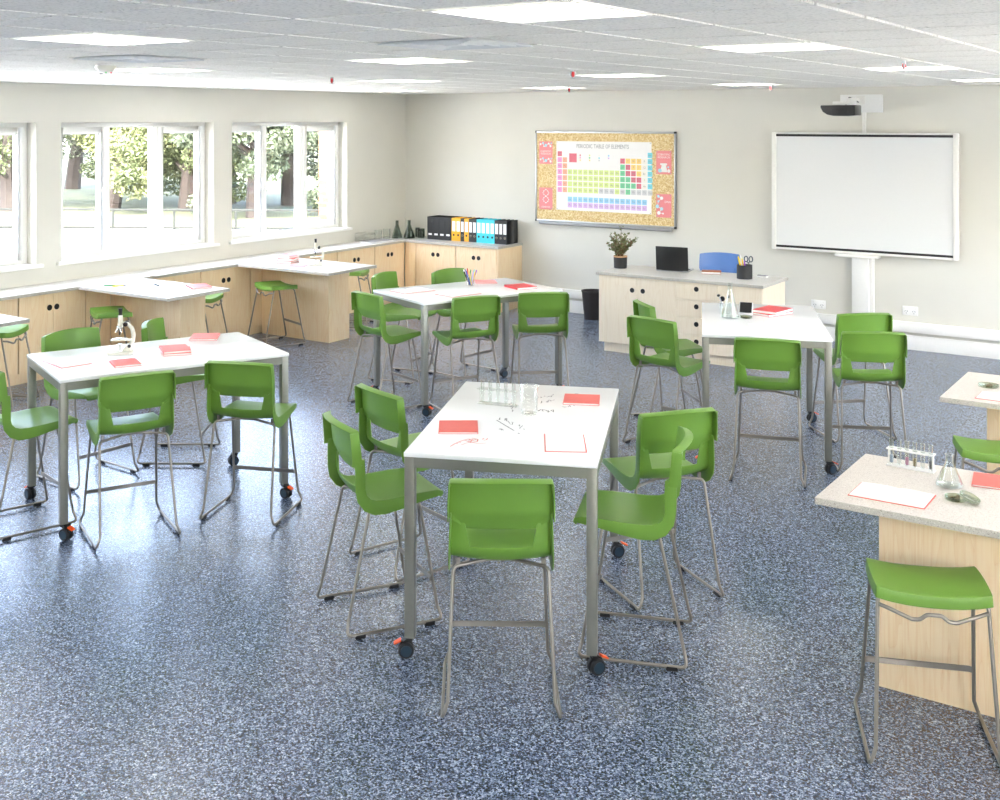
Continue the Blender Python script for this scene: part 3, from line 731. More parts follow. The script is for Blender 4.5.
bc = copy_tree(c0); bc.name = 'teacher_chair'; at(bc, (-5.08, 12.66, 0), R(201)); bc['label'] = 'blue high-backed chair behind the teacher desk'; del bc['group']
for ch in bc.children:
    if ch.name.split('.')[0] in ('seat', 'backrest'):
        for q in [ch] + list(ch.children):
            q.data = q.data.copy(); q.data.materials[0] = MATS['blue_plastic']
def stool():
    t = thing('high_stool', '', 'stool', group='green backless stools')
    us = [-1, -.92, -.75, -.5, -.25, 0, .25, .5, .75, .92, 1]; vsn = [-1, -.88, -.6, -.3, 0, .3, .6, .88, 1]; vs = []; m = MB()
    hx, hy = .222, .165
    def pt(u, v, d=0):
        z = .690 + .012 * abs(u) ** 3 - .006 * (1 - u * u) - .005 * max(0, -v) ** 3 * (1 - u * u) - .006 * max(0, v) ** 2
        x = u * (hx - .005 * (v * v)); y = v * (hy - .003 * u * u)
        return V((x, y, z - d))
    nu, nv = len(us), len(vsn); D = .042
    for j in range(-1, nv + 1):
        for i in range(-1, nu + 1):
            u = us[min(max(i, 0), nu - 1)]; v = vsn[min(max(j, 0), nv - 1)]; out = (i < 0 or i >= nu or j < 0 or j >= nv)
            p = pt(u, v)
            if out: p = p + V((.004 * (1 if i >= nu else -1 if i < 0 else 0), .004 * (1 if j >= nv else -1 if j < 0 else 0), -D))
            vs.append(p)
    W = nu + 2; fs = []
    for j in range(nv + 1):
        for i in range(nu + 1):
            if (i in (0, nu)) and (j in (0, nv)): continue
            fs.append((j * W + i, j * W + i + 1, (j + 1) * W + i + 1, (j + 1) * W + i))
    fs2 = []
    # corner closure
    for (j, i) in ((0, 0), (0, nu), (nv, 0), (nv, nu)):
        a = (j * W + i, j * W + i + 1, (j + 1) * W + i + 1, (j + 1) * W + i)
        fs2.append(a)
    m.add(vs, fs + fs2)
    # pull the four outer corner verts to the skirt level of their neighbours
    m.build('seat', 'green_plastic', t, solid=.005, bevel=.002, seg=2, ang=40)
    frame_parts(t, True)
    m = MB().tube([(-.209, -.150, .628), (-.175, -.168, .622), (-.085, -.176, .588), (-.055, -.176, .590), (-.028, -.176, .612), (.028, -.176, .612), (.055, -.176, .590), (.085, -.176, .588), (.175, -.168, .622), (.209, -.150, .628)], .0082, 8, .03)
    m.tube([(-.06, .055, .660), (.06, .055, .660)], .0082, 8).tube([(-.06, -.075, .668), (.06, -.075, .668)], .0082, 8)
    m.build('seat_support', 'steel_rod', t, ang=60)
    return t
ST = [(-1.125, 5.085, 22, 'green backless stool in front of the speckled bench with the test tube rack'),
      (-1.235, 7.385, 20, 'green backless stool between the two speckled benches, partly cut off by the frame'),
      (-9.45, 7.50, -28, 'green backless stool before the papers peninsula, behind the microscope'),
      (-9.385, 9.81, -20, 'green backless stool standing before the second microscope peninsula, all legs in view'),
      (-9.45, 6.25, 118, 'green backless stool at the frame edge, tucked behind the cut-off peninsula'),
      (-9.43, 8.68, 112, 'green backless stool showing behind the papers peninsula'),
      (-9.43, 11.25, 115, 'green backless stool showing behind the second microscope peninsula')]
s0 = stool()
for n, (x, y, a, lb) in enumerate(ST):
    o = s0 if n == 0 else copy_tree(s0)
    at(o, (x, y, 0), R(a)); o['label'] = lb
# ------------------------------------------------------------------ things on the walls
YW = YB - .001
# pinboard
pb = thing('pinboard', 'cork pinboard in an aluminium frame on the back wall', 'pinboard', (-7.113, YB, 1.845)); og = V(pb.location)
def shp(m, og): m.v = [tuple(V(p) - og) for p in m.v]; return m
bx0, bx1, bz0, bz1 = -8.158, -6.068, 1.222, 2.468; dpt = .032
shp(MB().box(bx0 + .02, bx1 - .02, YB - dpt + .006, YB - .004, bz0 + .02, bz1 - .02), og).build('cork_panel', 'cork', pb, smooth=False)
for nm, q in (('frame_rail', (bx0 + .02, bx1 - .02, bz0, bz0 + .028)), ('frame_rail', (bx0 + .02, bx1 - .02, bz1 - .028, bz1)), ('frame_rail', (bx0, bx0 + .024, bz0 + .02, bz1 - .02)), ('frame_rail', (bx1 - .024, bx1, bz0 + .02, bz1 - .02))):
    shp(MB().box(q[0], q[1], YB - dpt - .004, YW, q[2], q[3]), og).build(nm, 'alu', pb, bevel=.004)
for x in (bx0 - .002, bx1 - .026):
    for z in (bz0 - .002, bz1 - .026): shp(MB().box(x, x + .028, YB - dpt - .007, YW, z, z + .028), og).build('corner_cap', 'matt_black', pb, bevel=.006)
shp(MB().box(-8.085, -6.13, YB - .062, YB - .034, 1.212, 1.220).box(-8.085, -6.13, YB - .064, YB - .058, 1.190, 1.222).box(-8.085, -6.13, YB - .036, YB - .004, 1.180, 1.220), og).build('tray', 'grey_tray', pb, bevel=.003)
yf = YB - dpt + .0045
# main chart
def sheet(name, x0, x1, z0, z1, m, label, cat='poster'):
    t = thing(name, label, cat, ((x0 + x1) / 2, yf, (z0 + z1) / 2), group='sheets pinned to the cork board')
    MB().box(-(x1 - x0) / 2, (x1 - x0) / 2, -.0008, .0008, -(z1 - z0) / 2, (z1 - z0) / 2).build('paper_sheet', m, t, smooth=False)
    return t
pt_ = sheet('chart', -7.826, -6.408, 1.392, 2.330, 'paper', 'white wall chart of coloured element squares pinned on the cork', 'chart'); og = V(pt_.location)
TXM = Matrix.Rotation(R(90), 4, 'X')
def T2(x, z, d=-.0014): return Matrix.Translation((x - og.x, d, z - og.z)) @ TXM
txt('title_lettering', 'PERIODIC TABLE OF ELEMENTS', .078, 'printed_grey', pt_, T2(-7.123, 2.262) @ Matrix.Scale(.72, 4, (1, 0, 0)), .0002)
SY = ("H,He,Li,Be,B,C,N,O,F,Ne,Na,Mg,Al,Si,P,S,Cl,Ar,K,Ca,Sc,Ti,V,Cr,Mn,Fe,Co,Ni,Cu,Zn,Ga,Ge,As,Se,Br,Kr,Rb,Sr,Y,Zr,Nb,Mo,Tc,Ru,Rh,Pd,Ag,Cd,In,Sn,Sb,Te,I,Xe,Cs,Ba,La,Ce,Pr,Nd,Pm,Sm,Eu,Gd,Tb,Dy,Ho,Er,Tm,Yb,Lu,"
      "Hf,Ta,W,Re,Os,Ir,Pt,Au,Hg,Tl,Pb,Bi,Po,At,Rn,Fr,Ra,Ac,Th,Pa,U,Np,Pu,Am,Cm,Bk,Cf,Es,Fm,Md,No,Lr,Rf,Db,Sg,Bh,Hs,Mt,Ds,Rg,Cn,Nh,Fl,Mc,Lv,Ts,Og").split(',')
pos = {}
def put(zs, cells):
    for q, rc in zip(zs, cells): pos[q] = rc
put([1, 2], [(0, 0), (17, 0)]); put(range(3, 11), [(0, 1), (1, 1)] + [(c, 1) for c in range(12, 18)]); put(range(11, 19), [(0, 2), (1, 2)] + [(c, 2) for c in range(12, 18)])
put(range(19, 37), [(c, 3) for c in range(18)]); put(range(37, 55), [(c, 4) for c in range(18)])
put([55, 56], [(0, 5), (1, 5)]); put(range(72, 87), [(c, 5) for c in range(3, 18)]); put([87, 88], [(0, 6), (1, 6)]); put(range(104, 119), [(c, 6) for c in range(3, 18)])
put(range(57, 72), [(c + 2, 7.55) for c in range(15)]); put(range(89, 104), [(c + 2, 8.5) for c in range(15)]); put([201, 202], [(2, 5), (2, 6)])
metalloid = {5, 14, 32, 33, 51, 52, 84}; post = {13, 31, 49, 50, 81, 82, 83, 114}; nonm = {6, 7, 8, 15, 16, 34}; hal = {9, 17, 35, 53, 85}; nob = {2, 10, 18, 36, 54, 86}
unk = {109, 110, 111, 113, 115, 116, 117, 118}
cw = .0790
cells = {k: MB() for k in PT}; letters = []
for q, (c, r) in pos.items():
    x = -7.772 + c * cw - og.x; z = 2.158 - r * .0815 - og.z
    if q == 1: k = 'p_crimson'
    elif 57 <= q <= 71: k = 'p_blue'
    elif 89 <= q <= 103: k = 'p_lilac'
    elif q in metalloid: k = 'p_crimson'
    elif q in post: k = 'p_green'
    elif q in nonm: k = 'p_amber'
    elif q in hal: k = 'p_cream'
    elif q in nob: k = 'p_cyan'
    elif q in unk: k = 'p_grey'
    elif c == 0: k = 'p_pink'
    elif c == 1: k = 'p_orange'
    else: k = 'p_lime'
    cells[k].box(x - .0335, x + .0335, -.0012, -.0008, z - .0335, z + .0335)
    if q < 200: letters.append((SY[q - 1], x, z))
big = cells['p_crimson']; big.box(-7.625 - og.x, -7.51 - og.x, -.0012, -.0008, 2.045 - og.z, 2.165 - og.z)
for i, (px, ks) in enumerate(((-7.456, ('p_crimson', 'p_pink', 'p_amber')), (-7.314, ('p_lime', 'p_green', 'p_amber')), (-7.170, ('p_cream', 'p_cyan', 'p_grey')), (-7.028, ('p_blue', 'p_lilac')))):
    for j, k in enumerate(ks):
        z = 2.142 - j * .033 - og.z; x = px - og.x
        cells[k].box(x - .010, x + .010, -.0012, -.0008, z - .010, z + .010)
allc = MB(); used = [k for k in PT if cells[k].v]
for i, k in enumerate(used): allc.mat(i); allc.add(cells[k].v, cells[k].f)
allc.build('element_squares', used, pt_, smooth=False)
# element symbols, one joined mesh
cur = bpy.data.curves.new('sym', 'FONT'); vs_all = MB()
so = bpy.data.objects.new('sym', cur); C.objects.link(so); cur.size = .038; cur.align_x = 'CENTER'; cur.align_y = 'CENTER'; cur.resolution_u = 1
for s, x, z in letters:
    cur.body = s; bpy.context.view_layer.update()
    me = so.evaluated_get(bpy.context.evaluated_depsgraph_get()).to_mesh()
    vs_all.add([(x + v.co.x, -.0015, z + v.co.y) for v in me.vertices], [tuple(p.vertices) for p in me.polygons])
    so.evaluated_get(bpy.context.evaluated_depsgraph_get()).to_mesh_clear()
bpy.data.objects.remove(so)
vs_all.build('symbol_lettering', 'printed_grey', pt_, smooth=False)
def pins(t, w, h):
    for sx in (-1, 1):
        for sz in (-1, 1):
            MB().lathe([(0, 0), (.006, 0), (.006, .006), (0, .008)], 10, M=Matrix.Translation((sx * (w / 2 - .014), -.0005, sz * (h / 2 - .014))) @ Matrix.Rotation(R(90), 4, 'X')).build('pin', 'alu', t)
pins(pt_, 1.418, .938)
def disc(m, x, z, r, n=14, d=-.0013): return m.add([(x, d, z)] + [(x + r * math.cos(2 * math.pi * k / n), d, z + r * math.sin(2 * math.pi * k / n)) for k in range(n)], [(0, 1 + (k + 1) % n, 1 + k) for k in range(n)])
def seg(m, x0, z0, x1, z1, w, d=-.0011):
    a = V((x1 - x0, 0, z1 - z0)); nn = V((-a.z, 0, a.x)).normalized() * w / 2
    return m.add([V((x0, d, z0)) + nn, V((x1, d, z1)) + nn, V((x1, d, z1)) - nn, V((x0, d, z0)) - nn], [(0, 1, 2, 3)])
PP = [('tl', -8.098, -7.887, 2.014, 2.324, 'rose pink science poster with molecule dots, upper one by the window-side edge of the pinboard'), ('bl', -8.098, -7.887, 1.388, 1.688, 'rose pink poster with a white twisted strand, lower one on the window-side of the pinboard'),
      ('tr', -6.342, -6.129, 1.918, 2.222, 'rose pink science poster with a white flask picture, beside the element chart'), ('br', -6.342, -6.129, 1.360, 1.662, 'rose pink poster with linked white and blue dots, at the lower corner above the plant')]
for k, x0, x1, z0, z1, lb in PP:
    t = sheet('poster', x0, x1, z0, z1, 'p_rose', lb); m = MB(); W, H = x1 - x0, z1 - z0
    if k == 'tl':
        for cz in (.105, -.105):
            q = [(-.085, cz + .01), (-.045, cz + .025), (-.03, cz - .02), (0, cz - .005), (.045, cz + .02), (.075, cz - .015), (.085, cz + .025)]
            m.mat(0)
            for a, b in zip(q[:-1], q[1:]): seg(m, a[0], a[1], b[0], b[1], .006)
            for i, (x, z) in enumerate(q): m.mat([0, 1, 0, 1, 0, 0, 1][i]); disc(m, x, z, [.014, .016, .01, .022, .014, .016, .011][i])
        txt('poster_lettering', 'CHEMISTRY\nRESEARCH', .033, 'paper', t, Matrix.Translation((0, -.0015, 0)) @ TXM, .0002)
    elif k == 'bl':
        m.mat(0)
        for s in (0, math.pi):
            pv = None
            for i in range(25):
                z = .125 - i * .0078; x = .045 * math.sin(i * math.pi / 12 + s)
                if pv and i % 3 != 2: seg(m, pv[0], pv[1], x, z, .013)
                pv = (x, z)
        txt('poster_lettering', 'GENETICS', .031, 'paper', t, Matrix.Translation((0, -.0015, -.118)) @ TXM, .0002)
    elif k == 'tr':
        m.mat(0).add([(-.03, -.0012, -.035), (.03, -.0012, -.035), (.05, -.0012, -.125), (-.05, -.0012, -.125)], [(0, 1, 2, 3)]); m.mat(0).add([(-.05, -.0012, -.01), (.045, -.0012, -.01), (.045, -.0012, -.035), (-.05, -.0012, -.035)], [(0, 1, 2, 3)])
        m.mat(1); disc(m, -.055, -.105, .026); disc(m, .062, -.06, .013); m.mat(0); disc(m, .07, -.108, .022)
        txt('poster_lettering', 'SCIENTIFIC\nRESEARCH', .036, 'paper', t, Matrix.Translation((0, -.0015, .083)) @ TXM, .0002)
    else:
        q = [(-.075, .12), (-.03, .098), (-.075, .055), (-.09, -.01), (-.03, -.04), (-.07, -.095), (-.01, -.10)]
        m.mat(0)
        for a, b in zip(q[:-1], q[1:]): seg(m, a[0], a[1], b[0], b[1], .006)
        for i, (x, z) in enumerate(q): m.mat([1, 0, 1, 1, 1, 0, 0][i]); disc(m, x, z, [.018, .022, .014, .024, .022, .024, .012][i])
        txt('poster_lettering', 'DNA', .04, 'paper', t, Matrix.Translation((.055, -.0015, .05)) @ TXM, .0002)
    m.build('printed_picture', ['paper', 'p_sky'], t, smooth=False); pins(t, W, H)
# interactive whiteboard
wb = thing('whiteboard', 'large interactive whiteboard with black strips on a white wall column', 'whiteboard', (-3.752, YB, 1.765)); og = V(wb.location)
y0, y1 = YB - .115, YB - .06; x0, x1, z0, z1 = -4.782, -2.672, 1.060, 2.472
shp(MB().box(x0 + .05, x1 - .05, y0 + .008, y1, z0 + .012, z1 - .012), og).build('writing_surface', 'board_white', wb, smooth=False)
for a, b in ((x0, x0 + .055), (x1 - .055, x1)): shp(MB().box(a, b, y0 - .014, YB - .055, z0, z1), og).build('side_frame', 'trim_white', wb, bevel=.012)
shp(MB().box(x0 + .055, x1 - .055, y0, YB - .055, z1 - .022, z1 - .002), og).build('frame_rail', 'trim_white', wb, bevel=.004)
shp(MB().box(x0 + .055, x1 - .055, y0, YB - .055, z0 + .002, z0 + .028), og).build('frame_rail', 'trim_white', wb, bevel=.004)
shp(MB().box(x0 + .055, x1 - .055, y0 - .003, y0 + .008, z1 - .050, z1 - .022), og).build('black_strip', 'matt_black', wb, smooth=False)
shp(MB().box(x0 + .055, x1 - .055, y0 - .003, y0 + .008, z0 + .028, z0 + .054), og).build('black_strip', 'matt_black', wb, smooth=False)
shp(MB().box(-4.02, -3.52, y0 - .03, YB - .05, z0 - .036, z0 - .004).box(-3.97, -3.57, y0 - .055, y0 - .03, z0 - .036, z0 - .020), og).build('pen_tray', 'trim_white', wb, bevel=.004)
shp(MB().box(-3.835, -3.645, YB - .10, YW, .32, z0 + .3), og).build('wall_column', 'trim_white', wb, bevel=.006)
shp(MB().box(-3.645, -3.60, YB - .055, YW, .32, z0 + .3), og).build('cable_cover', 'trim_white', wb, bevel=.004)
shp(MB().box(-3.60, -2.8, YB - .0555, YW, 1.3, 1.4).box(-4.6, -3.9, YB - .0555, YW, 1.3, 1.4), og).build('wall_bracket', 'alu', wb, smooth=False)
# projector
pj = thing('projector', 'black short-throw projector on a white bracket over the whiteboard', 'projector', (-3.75, YB, 2.8)); og = V(pj.location)
shp(MB().box(-3.99, -3.505, YB - .028, YW, 2.705, 2.915), og).build('wall_plate', 'frame_white', pj, bevel=.006)
shp(MB().box(-3.80, -3.70, YB - .05, YB - .029, 2.80, 2.90), og).build('bracket_box', 'trim_white', pj, bevel=.004)
shp(MB().box(-3.80, -3.76, YB - .42, YB - .03, 2.83, 2.87).box(-3.95, -3.74, YB - .46, YB - .28, 2.795, 2.83), og).build('mount_arm', 'trim_white', pj, bevel=.004)
bd = MB(); n = 20; outl = []
for k in range(n + 1):
    a = math.pi + math.pi * k / n
    outl.append((-.185 * (1 if False else 1) * math.cos(a + math.pi), 0))
prof = [(-.205, .062), (.185, .062), (.185, -.055), (.05, -.062), (-.06, -.060), (-.13, -.045), (-.18, -.012), (-.205, .035)]
Mx = Matrix.Translation((-3.86 - og.x, YB - .40 - og.y, 2.725 - og.z))
bd.prism(prof, -.14, .12, 'XZ', M=Mx); bd.build('body', 'black_plastic', pj, bevel=.010)
MB().box(-.07, .075, -.150, -.139, -.045, .030, M=Mx).build('lens_window', 'matt_black', pj, bevel=.004)
m = MB()
for k in range(6): m.box(.10 + k * .013, .107 + k * .013, -.146, -.139, -.040, .045, M=Mx)
m.build('vent_grille', 'matt_black', pj, smooth=False)
m = MB().tube([(.05, -.02, .062), (.06, .06, .16), (.09, .16, .13), (.10, .30, .10)], .006, 6, .05); m.v = [tuple(Mx @ V(p)) for p in m.v]; m.build('cable', 'black_rubber', pj)
o = MB().box(-3.735, -3.695, YB - .03, YW, 2.47, 2.704).build('cable_duct', 'trim_white', bevel=.003); tag(o, 'narrow white cable duct between projector plate and whiteboard', 'cable duct')
# power outlets
for x, z, lb in ((-4.25, .42, 'white double power outlet nearest the teacher desk'), (-3.207, .442, 'white double power outlet past the whiteboard column, above the trunking')):
    t = thing('power_outlet', lb, 'power outlet', (x, YB, z), group='double power outlets')
    MB().box(-.085, .085, -.014, -.001, -.052, .052).build('face_plate', 'frame_white', t, bevel=.004)
    m = MB()
    for s in (-1, 1):
        for dx, dz, a in ((-.012, .004, .5), (.012, .004, -.5), (0, -.018, 0)): m.box(-.003, .003, -.0150, -.0138, -.009, .009, M=Matrix.Translation((s * .042 + dx, 0, dz - .008)) @ Matrix.Rotation(a, 4, 'Y'))
    m.build('sockets', 'printed_grey', t, smooth=False)
    for s in (-1, 1): MB().box(s * .06 - .010, s * .06 + .010, -.019, -.0138, .022, .04).build('switch', 'trim_white', t, bevel=.002)
# waste bin
wbn = thing('waste_bin', 'dark brown tapered waste bin by the end of the teacher desk', 'bin', (-7.13, 13.42, 0))
MB().lathe([(0, .004), (.112, .0), (.116, .004), (.150, .36), (.156, .362), (.156, .375), (.146, .375), (.143, .36), (.110, .012), (0, .012)], 28).build('bin_body', 'bin_brown', wbn)
# ------------------------------------------------------------------ paper goods
def book(x, y, z, w, d, h, yaw, label, cover='red_cover', group='red exercise books', name='exercise_book'):
    t = thing(name, label, 'book', (x, y, z), R(yaw), group)
    c = .0018 if h < .02 else .0026
    m = MB().box(-w / 2, w / 2, -d / 2, d / 2, 0, c).box(-w / 2, w / 2, -d / 2, d / 2, h - c, h).box(-w / 2, -w / 2 + c, -d / 2, d / 2, c, h - c)
    m.build('cover', cover, t, smooth=False)
    MB().box(-w / 2 + c, w / 2 - .004, -d / 2 + .003, d / 2 - .003, c, h - c).build('pages', 'paper', t, smooth=False)
    return t
def open_book(x, y, z, w, d, yaw, label, cover='red_cover'):
    """open notebook: two page blocks arching off a coloured cover"""
    t = thing('open_notebook', label, 'notebook', (x, y, z), R(yaw), 'open notebooks with red covers')
    MB().box(-w / 2, w / 2, -d / 2, d / 2, 0, .0022).build('cover', cover, t, smooth=False)
    for s in (-1, 1):
        poly = [(0, .0025), (0, .006), (s * w * .12, .0095), (s * w * .3, .0085), (s * (w / 2 - .006), .006), (s * (w / 2 - .006), .0025)]
        MB().prism(poly if s > 0 else poly[::-1], -d / 2 + .005, d / 2 - .005, 'XZ').build('page_block', 'paper', t, ang=50)
    m = MB()
    for k in range(9):
        for s in (-1, 1): 
            yy = d * (.36 - .085 * k); m.box(min(s * w * .32, s * w * .44), max(s * w * .32, s * w * .44), yy, yy + .0012, .0086 if False else .0083, .0088)
    m.build('ruled_lines', 'line_grey', t, smooth=False)
    return t
def sheetp(x, y, z, w, d, yaw, label, m='paper', h=.0012):
    o = MB().box(-w / 2, w / 2, -d / 2, d / 2, 0, h).build('paper_sheet', m, smooth=False)
    at(o, (x, y, z), R(yaw)); tag(o, label, 'paper', 'loose paper sheets'); return o
TZ = 1.0041; BZ = .9003
# scribbled table
book(-3.421, 4.943, TZ, .205, .232, .010, 34.5, 'red exercise book lying near the marker drawing in red')
book(-3.171, 5.83, TZ, .205, .215, .012, 26.5, 'red exercise book lying by the far edge beyond the beaker')
open_book(-2.823, 5.015, TZ, .205, .315, 31, 'white notebook with red edges on the scribbled table near its near corner')
# microscope table
open_book(-6.485, 4.785, TZ, .31, .21, -12, 'open white notebook with a red cover edge at the near end of the microscope table')
book(-6.13, 4.98, TZ, .17, .205, .014, 62, 'single red book lying in front of the microscope')
b1 = book(-6.14, 5.435, TZ, .185, .235, .015, 50, 'thick red book, lower of the two stacked beside the microscope')
b2 = book(-6.153, 5.427, TZ + .0155, .185, .235, .015, 57, 'thick red book, upper of the two stacked beside the microscope')
book(-6.385, 5.92, TZ, .20, .24, .012, 40, 'red book lying alone toward the far end of the microscope table')
# pen cup table
open_book(-6.52, 8.66, TZ, .36, .24, 72, 'open white notebook at the corner of the pen cup table by the two chairs')
open_book(-6.05, 8.74, TZ, .36, .24, 76, 'open white notebook on the pen cup table before its near edge')
book(-6.28, 9.55, TZ, .21, .22, .006, 40, 'pale red exercise book behind the pen cup', 'pink_paper')
book(-5.79, 9.42, TZ, .22, .25, .020, 62, 'red book near the far end of the pen cup table', 'bright_red')
# flask table
b = book(-3.30, 9.345, TZ, .22, .30, .018, -20, 'thick red book, lower of the leaning pair on the flask table', 'bright_red')
b = book(-3.285, 9.35, TZ + .0185, .22, .29, .024, -8, 'thick red book, upper of the leaning pair on the flask table', 'bright_red')
sheetp(-2.98, 8.90, TZ, .22, .30, -62, 'white paper sheet near the bench side edge of the flask table')
sheetp(-3.13, 8.70, TZ + .0014, .21, .29, 25, 'white paper sheet near the near end of the flask table')
# window benches
open_book(-9.19, 7.80, BZ, .40, .27, 10, 'open white notebook on the papers peninsula close to its front edge')
sheetp(-9.50, 8.0, BZ, .30, .42, 35, 'white paper sheet topmost of the spread on the papers peninsula')
sheetp(-9.62, 7.93, BZ + .0014, .24, .32, 70, 'white paper sheet under pens on the papers peninsula')
book(-8.90, 8.17, BZ, .21, .29, .014, 62, 'red book near the far edge of the papers peninsula')
book(-9.44, 7.80, BZ, .10, .17, .006, 74, 'small red notebook beside the pens on the papers peninsula')
for n, (x, y, a, mt, lb) in enumerate(((-9.70, 7.70, 40, 'pen_green', 'green pen lying on the papers peninsula'), (-9.60, 7.72, 75, 'pen_yellow', 'yellow pen lying on the papers peninsula'), (-9.33, 7.98, 160, 'matt_black', 'black pen lying on the papers peninsula'))):
    t = thing('pen', lb, 'pen', (x, y, BZ + .0075 + (.003 if n == 2 else 0)), R(a), 'loose pens on the window bench')
    MB().tube([(-.07, 0, 0), (.045, 0, 0)], .0065, 8).build('barrel', mt, t); MB().tube([(.045, 0, 0), (.07, 0, 0), (.082, 0, 0)], [.0065, .006, .001], 8).build('tip', 'printed_grey', t)
MB_ = 0
zz = BZ
for n, (dx, dy, a, lb) in enumerate(((0, 0, 20, 'bottom'), (.01, .006, 28, 'middle'), (-.008, .004, 12, 'top'))):
    book(-9.57 + dx, 10.20 + dy, zz, .20, .25, .028, a, 'pink-red book, %s of the stack near the second microscope' % lb); zz += .0285
book(-9.22, 10.0, BZ, .21, .26, .005, 30, 'pale red exercise book in front of the second microscope', 'pink_paper')
sheetp(-8.72, 10.42, BZ, .22, .30, 20, 'white paper sheet at the end of the second microscope peninsula')
book(-10.13, 12.62, BZ, .24, .46, .022, -8, 'flat grey folder on the window bench before the glass beakers', 'printed_grey', None, 'folder')
o = MB().box(-.09, .09, -.19, .19, 0, .010).build('flat_tray', 'frame_white', bevel=.003); at(o, (-10.08, 10.3, BZ), R(6)); tag(o, 'slim white tray on the window bench behind the second microscope', 'tray')
o = MB().box(-.09, .09, -.19, .19, 0, .010).build('flat_tray', 'frame_white', bevel=.003); at(o, (-9.99, 8.62, BZ), R(6)); tag(o, 'slim white tray on the window bench just past the papers', 'tray')
# speckled benches
open_book(-1.356, 5.448, BZ, .335, .225, 0, 'open white notebook with red cover on the bench with test tubes')
book(-1.0, 5.92, BZ, .20, .21, .010, 8, 'red exercise book on the bench behind the conical flask')
open_book(-1.20, 7.745, BZ, .42, .21, 0, 'open white notebook on the farther speckled bench')
# ------------------------------------------------------------------ writing on the table top
sc = T[3]; inv = (Matrix.Translation(sc.location) @ Matrix.Rotation(sc.rotation_euler.z, 4, 'Z')).inverted()
F, CX, CY, HH = 1145.82, 455.38, 119.76, 2.6207
def gp(px, py, z):            # where a sight line through the photograph meets height z
    t = (HH - z) * F / (py - CY); xc = (px - CX) / F * t; return V((xc * .8208 - t * .5712, xc * .5712 + t * .8208, z))
def ribbon(m, pts, w):
    pts = [V(p) for p in pts]
    for a, b in zip(pts[:-1], pts[1:]):
        d = b - a
        if d.length < 1e-5: continue
        nn = V((-d.y, d.x, 0)).normalized() * w / 2
        m.add([a + nn, b + nn, b - nn, a - nn], [(0, 3, 2, 1)])
rw = random.Random(5); ink = MB(); red = MB()
def ln(m, pp, w=.004): ribbon(m, [inv @ gp(x, y, 1.00435) for x, y in pp], w)
def scrawl(m, x0, y0, x1, y1, n, hgt, w=.0035):
    for k in range(n):
        f = k / max(1, n - 1); x = x0 + (x1 - x0) * f; y = y0 + (y1 - y0) * f
        if rw.random() < .25: continue
        pts = [(x + rw.uniform(-1.8, 1.8), y + rw.uniform(-hgt, hgt)) for _ in range(rw.choice((3, 3, 4)))]
        ln(m, pts, w)
ln(ink, [(496.5, 420), (503, 424), (514, 430.5)], .006)
scrawl(ink, 499, 418.5, 508, 420, 5, 1.8, .005); scrawl(ink, 509, 422, 524, 428, 7, 1.6, .004); scrawl(ink, 495, 428, 503, 429, 4, 1.4, .004)
ln(ink, [(518, 433), (519.5, 433.6)], .008); ln(ink, [(452.6, 415), (453.6, 415.3)], .007)
scrawl(ink, 508, 398, 513, 411, 8, 1.6); scrawl(ink, 539, 397, 553, 395.5, 8, 1.3); scrawl(ink, 540, 402, 553, 400.5, 8, 1.4); scrawl(ink, 538, 411, 552, 411, 6, 1.4, .005)
ln(ink, [(538, 411), (541, 409.3), (545, 409.8), (550, 412)], .006)
scrawl(ink, 564, 407, 575, 404.5, 7, 1.2, .004); scrawl(ink, 568, 394.6, 577, 393.6, 5, .6, .004)
ln(red, [(450, 446.5), (455, 443.5), (461, 441), (468, 439), (472, 440), (470, 442.5), (477, 441.5), (478, 439.5), (472, 438)], .006)
ln(red, [(461, 445), (466, 443), (471, 442), (478, 443.5), (486, 443)], .004)
scrawl(red, 466, 440, 488, 439, 9, 1.3, .004); scrawl(red, 457, 443, 470, 441, 6, .9, .004)
ink.build('marker_writing', 'ink_black', sc, smooth=False); red.build('marker_drawing', 'ink_red', sc, smooth=False)
